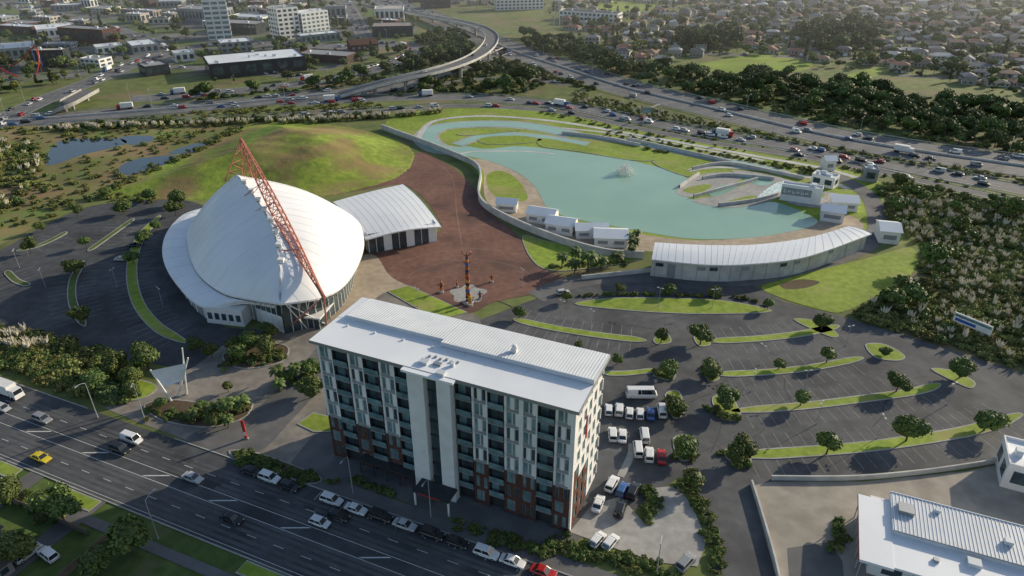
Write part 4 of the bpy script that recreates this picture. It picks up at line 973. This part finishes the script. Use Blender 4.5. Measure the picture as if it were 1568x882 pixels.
def suburb(P,ang,maxn,row=48,step=17.0):
    xs=[p[0] for p in P]; ys=[p[1] for p in P]; cx,cy=(min(xs)+max(xs))/2,(min(ys)+max(ys))/2; rad=max(max(xs)-min(xs),max(ys)-min(ys))*.75
    d=Vector((math.cos(ang),math.sin(ang))); n=Vector((-d.y,d.x)); cand=[]
    k=-rad; b=MB(); f=lambda s,k:14*math.sin(s*.011+k*.008)
    while k<rad:
        o=Vector((cx,cy))+n*k; seg=[]; s=-rad
        while s<rad:
            p=o+d*s+n*f(s,k); ok=inpoly(p.x,p.y,P) and not blocked(p.x,p.y,4)
            if ok: seg.append(p)
            if (not ok or s+6>=rad):
                if len(seg)>4: ribbon("",seg,7.5,.04,m_asph2,b=b,block=False)
                seg=[]
            s+=6
        s=-rad
        while s<rad:
            for sg in(1,-1):
                p=o+d*(s+U(-2.5,2.5))+n*(f(s,k)+sg*(15+U(-2,3)))
                if inpoly(p.x,p.y,P) and not blocked(p.x,p.y,7) and R()<.86: cand.append((p.y,p.x,sg,s,k))
            if R()<.2:
                q=o+d*s+n*(f(s,k)+2.6)
                if inpoly(q.x,q.y,P) and not blocked(q.x,q.y,2) and q.y<800: car(q.x,q.y,ang,z=.04)
            s+=step
        k+=row
    if b.f: b.obj("suburban_streets")
    cand.sort()
    for y,x,sg,s,k in cand[:maxn]:
        put(random.choice(HM),"suburban_house",x,y,0,ang+(math.pi if sg<0 else 0)+random.choice([0,0,math.pi/2])+U(-.15,.15),U(.85,1.05),random.choice(RC))
FLD=[[(1050,104),(1100,92),(1160,84),(1240,92),(1230,108),(1160,112),(1090,110)],[(1290,118),(1340,104),(1350,112),(1320,124)],[(905,8),(960,2),(1020,12),(960,20)]]
for f in FLD:
    P=sheet("playing_field",f,.03,m_lawn)
    for i in range(0,len(P),2):
        for t in(.2,.6): q=P[i].lerp(P[(i+len(P)//2)%len(P)],t); BLK.append((q.x,q.y,8))
BA=np.array(BLK)
SUB=plan([(930,85),(860,40),(840,22),(870,-20),(840,-40),(1300,-45),(2000,-30),(2000,140),(1700,170),(1568,150),(1400,118),(1290,112),(1200,88),(1080,86),(1020,100)])
suburb(SUB,-.35,1150)
SUB2=plan([(640,5),(830,14),(820,-40),(560,-45)]); suburb(SUB2,.3,150)
for s,n_ in((-20,-40),(-52,-42),(12,-42)):
    p=rp(s,n_); put(HM[0],"suburban_house",p.x,p.y,0,RA+math.pi,1,(.10,.08,.07)); BLK.append((p.x,p.y,9))
for s in(-36,-4): 
    a,c=rp(s,-25.2),rp(s,-50); wall("timber_fence",[a,c],1.7,.1,m_fence)
wall("timber_fence",[rp(-34,-25.5),rp(-8,-25.5)],1.5,.1,m_fence)
for a_,b_,e_ in((-33,-29,-36),(-50,-46,-36),(-16,-12,-40)): sheet("driveway",rq(a_,b_,e_,-18.3),.11,m_asph2,False,True)
BA=np.array(BLK)
# =============== PLANTS ===============
def tree(u,v,s=1,me=None,name="car_park_tree"):
    x,y=G(u,v); put(me or random.choice(T_round),name,x,y,.05,R()*6.28,(s*U(.88,1.15),s*U(.88,1.15),s*U(.88,1.15)))
for u,v,s in [(1012,526,.95),(1022,580,1.0),(1031,634,1.05),(1046,700,1.1),(1060,750,1.0),(1072,528,1.05),(1088,580,1.05),(1110,628,1.1),(1130,708,1.15),(1257,505,.95),(1265,556,.95),(1192,566,.75),(1372,600,1.05),(1225,622,1.0),(1387,676,1.25),(1265,696,1.15),(1506,660,1.1),(1468,580,1.0),(868,463,.75),(795,488,.8),(950,450,.6),(1023,452,.65),(1093,456,.7),(1175,474,.75),(945,558,.6),(886,533,.4),(1355,545,.55)]: tree(u,v,s)
for u,v,s in [(48,388,.9),(115,420,1.1),(125,497,1.1),(220,375,1.0),(205,405,.8),(190,328,1.1),(230,308,1.2),(275,315,1.2),(120,332,.9),(165,302,.8),(133,380,.9),(65,355,.8),(270,330,1.1),(240,352,.7)]: tree(u,v,s)
for u,v,s in [(303,538,.9),(228,565,1.4),(205,590,1.2),(385,535,1.1),(410,545,1.0),(365,555,1.0),(480,608,1.1),(470,575,.9),(330,655,.7),(100,798,1.4),(205,846,1.5),(18,770,1.1),(360,538,.9),(415,520,.9),(445,585,.7),(30,860,1.3),(150,880,1.2),(180,575,1.1),(150,598,1.0),(205,608,.8),(325,548,.8),(310,630,.6),(245,625,.6),(350,600,.6)]: tree(u,v,s,name="garden_tree")
for u,v,s in [(325,640,1),(350,640,1.1),(375,632,1),(428,585,1),(430,600,.8),(455,582,.9),(300,645,.8),(880,418,1.2),(900,416,1.3),(860,412,1.1),(920,412,1.1),(970,382,1.1),(968,392,1),(880,405,1.1),(945,404,1.1),(350,655,.7),(975,372,.9),(965,375,.9)]:
    tree(u,v,s,random.choice(T_palm),"palm_tree")
def mass(name,P,n,meshes,smin,smax,r=1.0,isplan=False,bias=1.0,zf=None):
    P=P if isplan else plan(P); e=empty(name)
    for x,y in pts_in(P,n,r,bias=bias):
        s=smin+(smax-smin)*R()**1.6; me=random.choice(meshes)
        put(me,"clump",x,y,zf(x,y) if zf else 0,R()*6.28,(s,s,s*U(.8,1.15)),parent=e)
    return e
def along(name,pts,n,jit,meshes,smin,smax,z=0,zf=None):
    c=cr(plan(pts),8); c=resample(c,.5); e=empty(name)
    for i in range(n):
        p=random.choice(c); s=U(smin,smax); x=p.x+random.gauss(0,jit); y=p.y+random.gauss(0,jit); put(random.choice(meshes),"clump",x,y,max(0,zf(x,y)) if zf else z,R()*6.28,s,parent=e)
SR=[(1345,285),(1400,280),(1568,325),(1750,380),(1750,640),(1568,566),(1480,540),(1380,508),(1290,480),(1340,460),(1400,428),(1415,395),(1395,355),(1350,330)]
mass("scrub",SR,1250,T_bush+T_bush+T_bushg,.45,1.8,.5)
mass("scrub_trees",SR,50,T_bushd+T_green,.7,1.3,.5)
mass("pampas_grass",[(1355,290),(1568,335),(1750,390),(1750,600),(1568,560),(1400,505),(1310,475),(1410,428),(1415,385),(1380,350)],420,T_pam,.7,1.3,.5)
mass("motorway_planting",[(880,140),(1000,168),(1150,200),(1300,230),(1568,272),(1800,320),(1800,335),(1568,285),(1300,241),(1150,212),(1000,184),(880,160)],620,T_bush+T_pam,.5,1.1,.8)
mass("motorway_planting",[(820,162),(960,188),(1100,212),(1250,238),(1400,268),(1568,305),(1800,350),(1800,362),(1568,318),(1400,282),(1250,250),(1100,226),(960,204),(820,172)],380,T_bush+T_pam+T_bushg,.4,1.0,.8)
mass("park_shrubs",[(930,200),(1100,232),(1240,258),(1300,275),(1240,270),(1100,246),(1000,232),(930,214)],150,T_bush+T_bushg,.4,.9,.5)
mass("woodland_belt",[(800,55),(860,62),(960,98),(1060,115),(1200,118),(1300,132),(1568,172),(1800,200),(1800,275),(1568,238),(1400,214),(1250,186),(1090,150),(960,118),(860,88),(800,74)],1700,T_bushd+T_bush*2+T_broad[:2]+T_green[:1],.7,1.5,.5)
mass("wetland_scrub",[(-150,215),(60,195),(330,188),(360,200),(300,235),(220,275),(150,305),(60,345),(-120,400)],560,T_bush+T_bushg,.4,1.3,1)
mass("wetland_scrub",[(-80,225),(60,215),(60,300),(-80,370)],200,T_bush+T_pam+T_bushd[:1],.8,1.6,1)
along("mound_edge_scrub",[(370,196),(300,232),(215,270),(165,300),(230,306)],150,2.2,T_bush+T_bushg,.4,1.1,zf=mz)
along("pampas_hedge",[(90,200),(200,196),(350,190),(480,187),(590,180),(680,172)],170,1.2,T_pam,.8,1.3)
along("hedge",[(90,196),(200,191),(350,185),(480,182),(590,176)],260,1.5,T_bush+T_bushd,.8,1.4)
mass("roadside_scrub",[(-60,505),(60,515),(190,555),(215,585),(190,618),(100,600),(0,560),(-60,540)],460,T_bush+T_bushd[:1]+T_bushg,.6,1.5,.5)
mass("pampas_grass",[(-60,505),(40,512),(80,530),(40,545),(-60,530)],50,T_pam,.8,1.3,.5)
mass("interchange_scrub",[(300,140),(480,128),(560,118),(640,98),(700,82),(760,80),(800,110),(840,130),(780,148),(600,148),(450,155),(300,158)],420,T_bushd+T_bush+T_broad[:1],.8,1.5,1)
mass("interchange_scrub",[(560,110),(640,60),(700,50),(740,80),(650,110)],240,T_bushd+T_broad+T_bush,.8,1.3,1)
mass("interchange_scrub",[(800,80),(950,130),(900,140),(820,118),(780,95)],120,T_bush+T_bushd,.7,1.3,1)
mass("verge_scrub",[(0,185),(300,165),(560,150),(590,165),(300,182),(0,200)],160,T_bush,.7,1.2,1)
mass("town_trees",[(-260,150),(0,150),(130,118),(300,100),(330,140),(420,128),(560,100),(640,60),(640,-35),(-500,-35)],1500,T_broad+T_green+T_col+T_auto,.45,1.3,.5,bias=1.3)
mass("suburban_trees",SUB,4300,T_broad+T_green*3+T_col+T_bushd+T_auto*2,.4,1.25,0,isplan=True,bias=1.35)
mass("suburban_trees",SUB2,450,T_broad+T_green,.5,1.2,0,isplan=True)
mass("suburban_trees",[(1040,60),(1120,50),(1130,72),(1060,78)],60,T_broad,1.2,1.8); mass("suburban_trees",[(1220,50),(1330,40),(1340,80),(1250,84)],110,T_broad,1.2,1.9)
mass("far_trees",plan([(-600,-40),(900,-45),(2200,-35),(2200,-75),(900,-80),(-600,-80)]),600,T_broad,1.5,3,isplan=True)
mass("golden_trees",[(950,84),(985,66),(990,80),(960,92)],8,T_auto,.9,1.2)
for pts,n,j in(([(1040,742),(1070,770),(1092,830),(1100,880)],90,.8),([(985,750),(1003,770),(988,798)],40,.6),([(845,832),(900,850),(960,862),(1020,878)],110,.9),([(365,700),(400,712),(450,728),(500,742)],90,1.0),([(690,800),(760,825),(840,846)],60,.7),([(540,735),(600,757)],24,.5),
   ([(1046,696),(1060,702)],14,.7),([(1090,625),(1115,640),(1128,640)],26,.7),([(1108,695),(1128,710),(1148,706)],26,.7),([(1020,610),(1038,634)],20,.7),([(1076,565),(1092,582)],16,.6),([(1004,570),(1026,582)],16,.6),([(225,630),(300,640),(375,625)],60,.9),([(345,560),(400,550),(440,545)],60,1.2),([(455,590),(480,570),(500,560)],30,.9),([(0,740),(40,768),(90,800)],40,1.0),([(875,455),(960,452),(1120,456),(1175,468)],60,.3),([(1278,800),(1285,830),(1270,845)],20,.5),([(840,410),(960,402)],50,.7),([(110,590),(170,605),(215,612)],40,.8)):
    along("hedge" if j<.75 else "garden_bed_shrubs",pts,n,j,T_bushg+T_bush[:1],.35,.8,.08)
island("garden_bed",[(220,622),(260,612),(330,618),(385,612),(375,640),(320,655),(250,645)],m_mulch); island("garden_bed",[(110,585),(170,575),(240,590),(215,612),(160,612)],m_lawn)
island("garden_bed",[(340,545),(385,525),(440,530),(430,555),(370,565)],m_mulch); island("lawn_panel",[(455,650),(480,632),(512,640),(508,662),(480,662)],smooth=False); island("garden_bed",[(352,690),(400,695),(490,730),(470,742),(420,722),(365,706)],m_mulch)
# =============== CARS ===============
def pc(u,v,rot=RA,kind=None,color=None,z=.06): x,y=G(u,v,.5); car(x,y,rot,kind,color,z)
for u,v,k,col in [(385,722,'sedan',BL),(413,732,'suv',WH),(443,745,'hatch',BL),(508,766,'suv',WH),(545,780,'sedan',WH),(583,791,'suv',BL),(620,804,'sedan',SI),(662,818,'suv',BL),(700,831,'hatch',BL),(745,847,'suv',WH),(785,860,'sedan',WH),(832,876,'sedan',RD),(519,790,'hatch',BL),(490,800,'hatch',WH),(355,794,'sedan',BL),(295,732,'sedan',SI),(184,688,'suv',BL),(202,673,'van',WH),(63,701,'sedan',YE),(65,642,'suv',GR),(4,625,'hatch',SI)]: pc(u,v,RA,k,col)
x,y=G(14,605); put(TRUCK,"box_truck",x,y,.06,RA,1,WH)
for u,v,r,k,col in [(74,850,2.6,'suv',WH),(43,848,1.1,'suv',SI),(932,628,1.45,'hatch',WH),(948,628,1.4,'suv',WH),(964,633,1.4,'hatch',WH),(980,634,1.4,'hatch',WH),(996,634,1.4,'sedan',BU),(1013,630,1.5,'van',WH),(982,606,0,'minibus',WH),(938,666,1.5,'suv',WH),(953,668,1.4,'sedan',WH),(987,668,1.5,'van',WH),(977,689,1.5,'van',WH),(994,697,1.4,'suv',WH),(1013,700,1.4,'sedan',RD),(937,742,1.1,'suv',WH),(953,750,1.1,'hatch',BU),(970,753,1.1,'suv',BL),(916,772,1.2,'sedan',WH),(950,780,1.2,'suv',BL),(915,827,.9,'hatch',WH),(935,831,.9,'hatch',WH),(1050,862,.8,'suv',GR),(187,397,0,'sedan',SI),(205,376,0,'sedan',BL),(862,448,.3,'hatch',SI)]: pc(u,v,r,k,col,.1)
for u,v,r in [(221,640,-1.2),(541,757,-1.9),(243,826,1.2),(660,792,-1.9),(1005,880,-1.9),(150,640,-1.9)]: lamp(u,v,r)
for u,v in [(1343,672),(1163,560),(1295,530),(1008,470),(1090,472),(905,505),(1150,600),(860,490),(1230,600),(1450,620),(180,440),(70,440),(250,470),(30,410),(800,440),(640,470),(1250,650)]: lamp(u,v,R()*3,LAMPS)
# ---- low mist lying over the far suburbs (real air volume, starts 420 m away) ----
hz=bpy.data.materials.new("haze_air"); hz.use_nodes=True; N=hz.node_tree.nodes; N.clear()
out=N.new("ShaderNodeOutputMaterial"); vs=N.new("ShaderNodeVolumeScatter"); vs.inputs["Density"].default_value=.00030; vs.inputs["Anisotropy"].default_value=.3; vs.inputs["Color"].default_value=(.95,.96,1,1)
hz.node_tree.links.new(vs.outputs[0],out.inputs["Volume"])
b=MB(); b.box(-1800,420,-2,1800,3000,80,hz); b.obj("sky_haze")
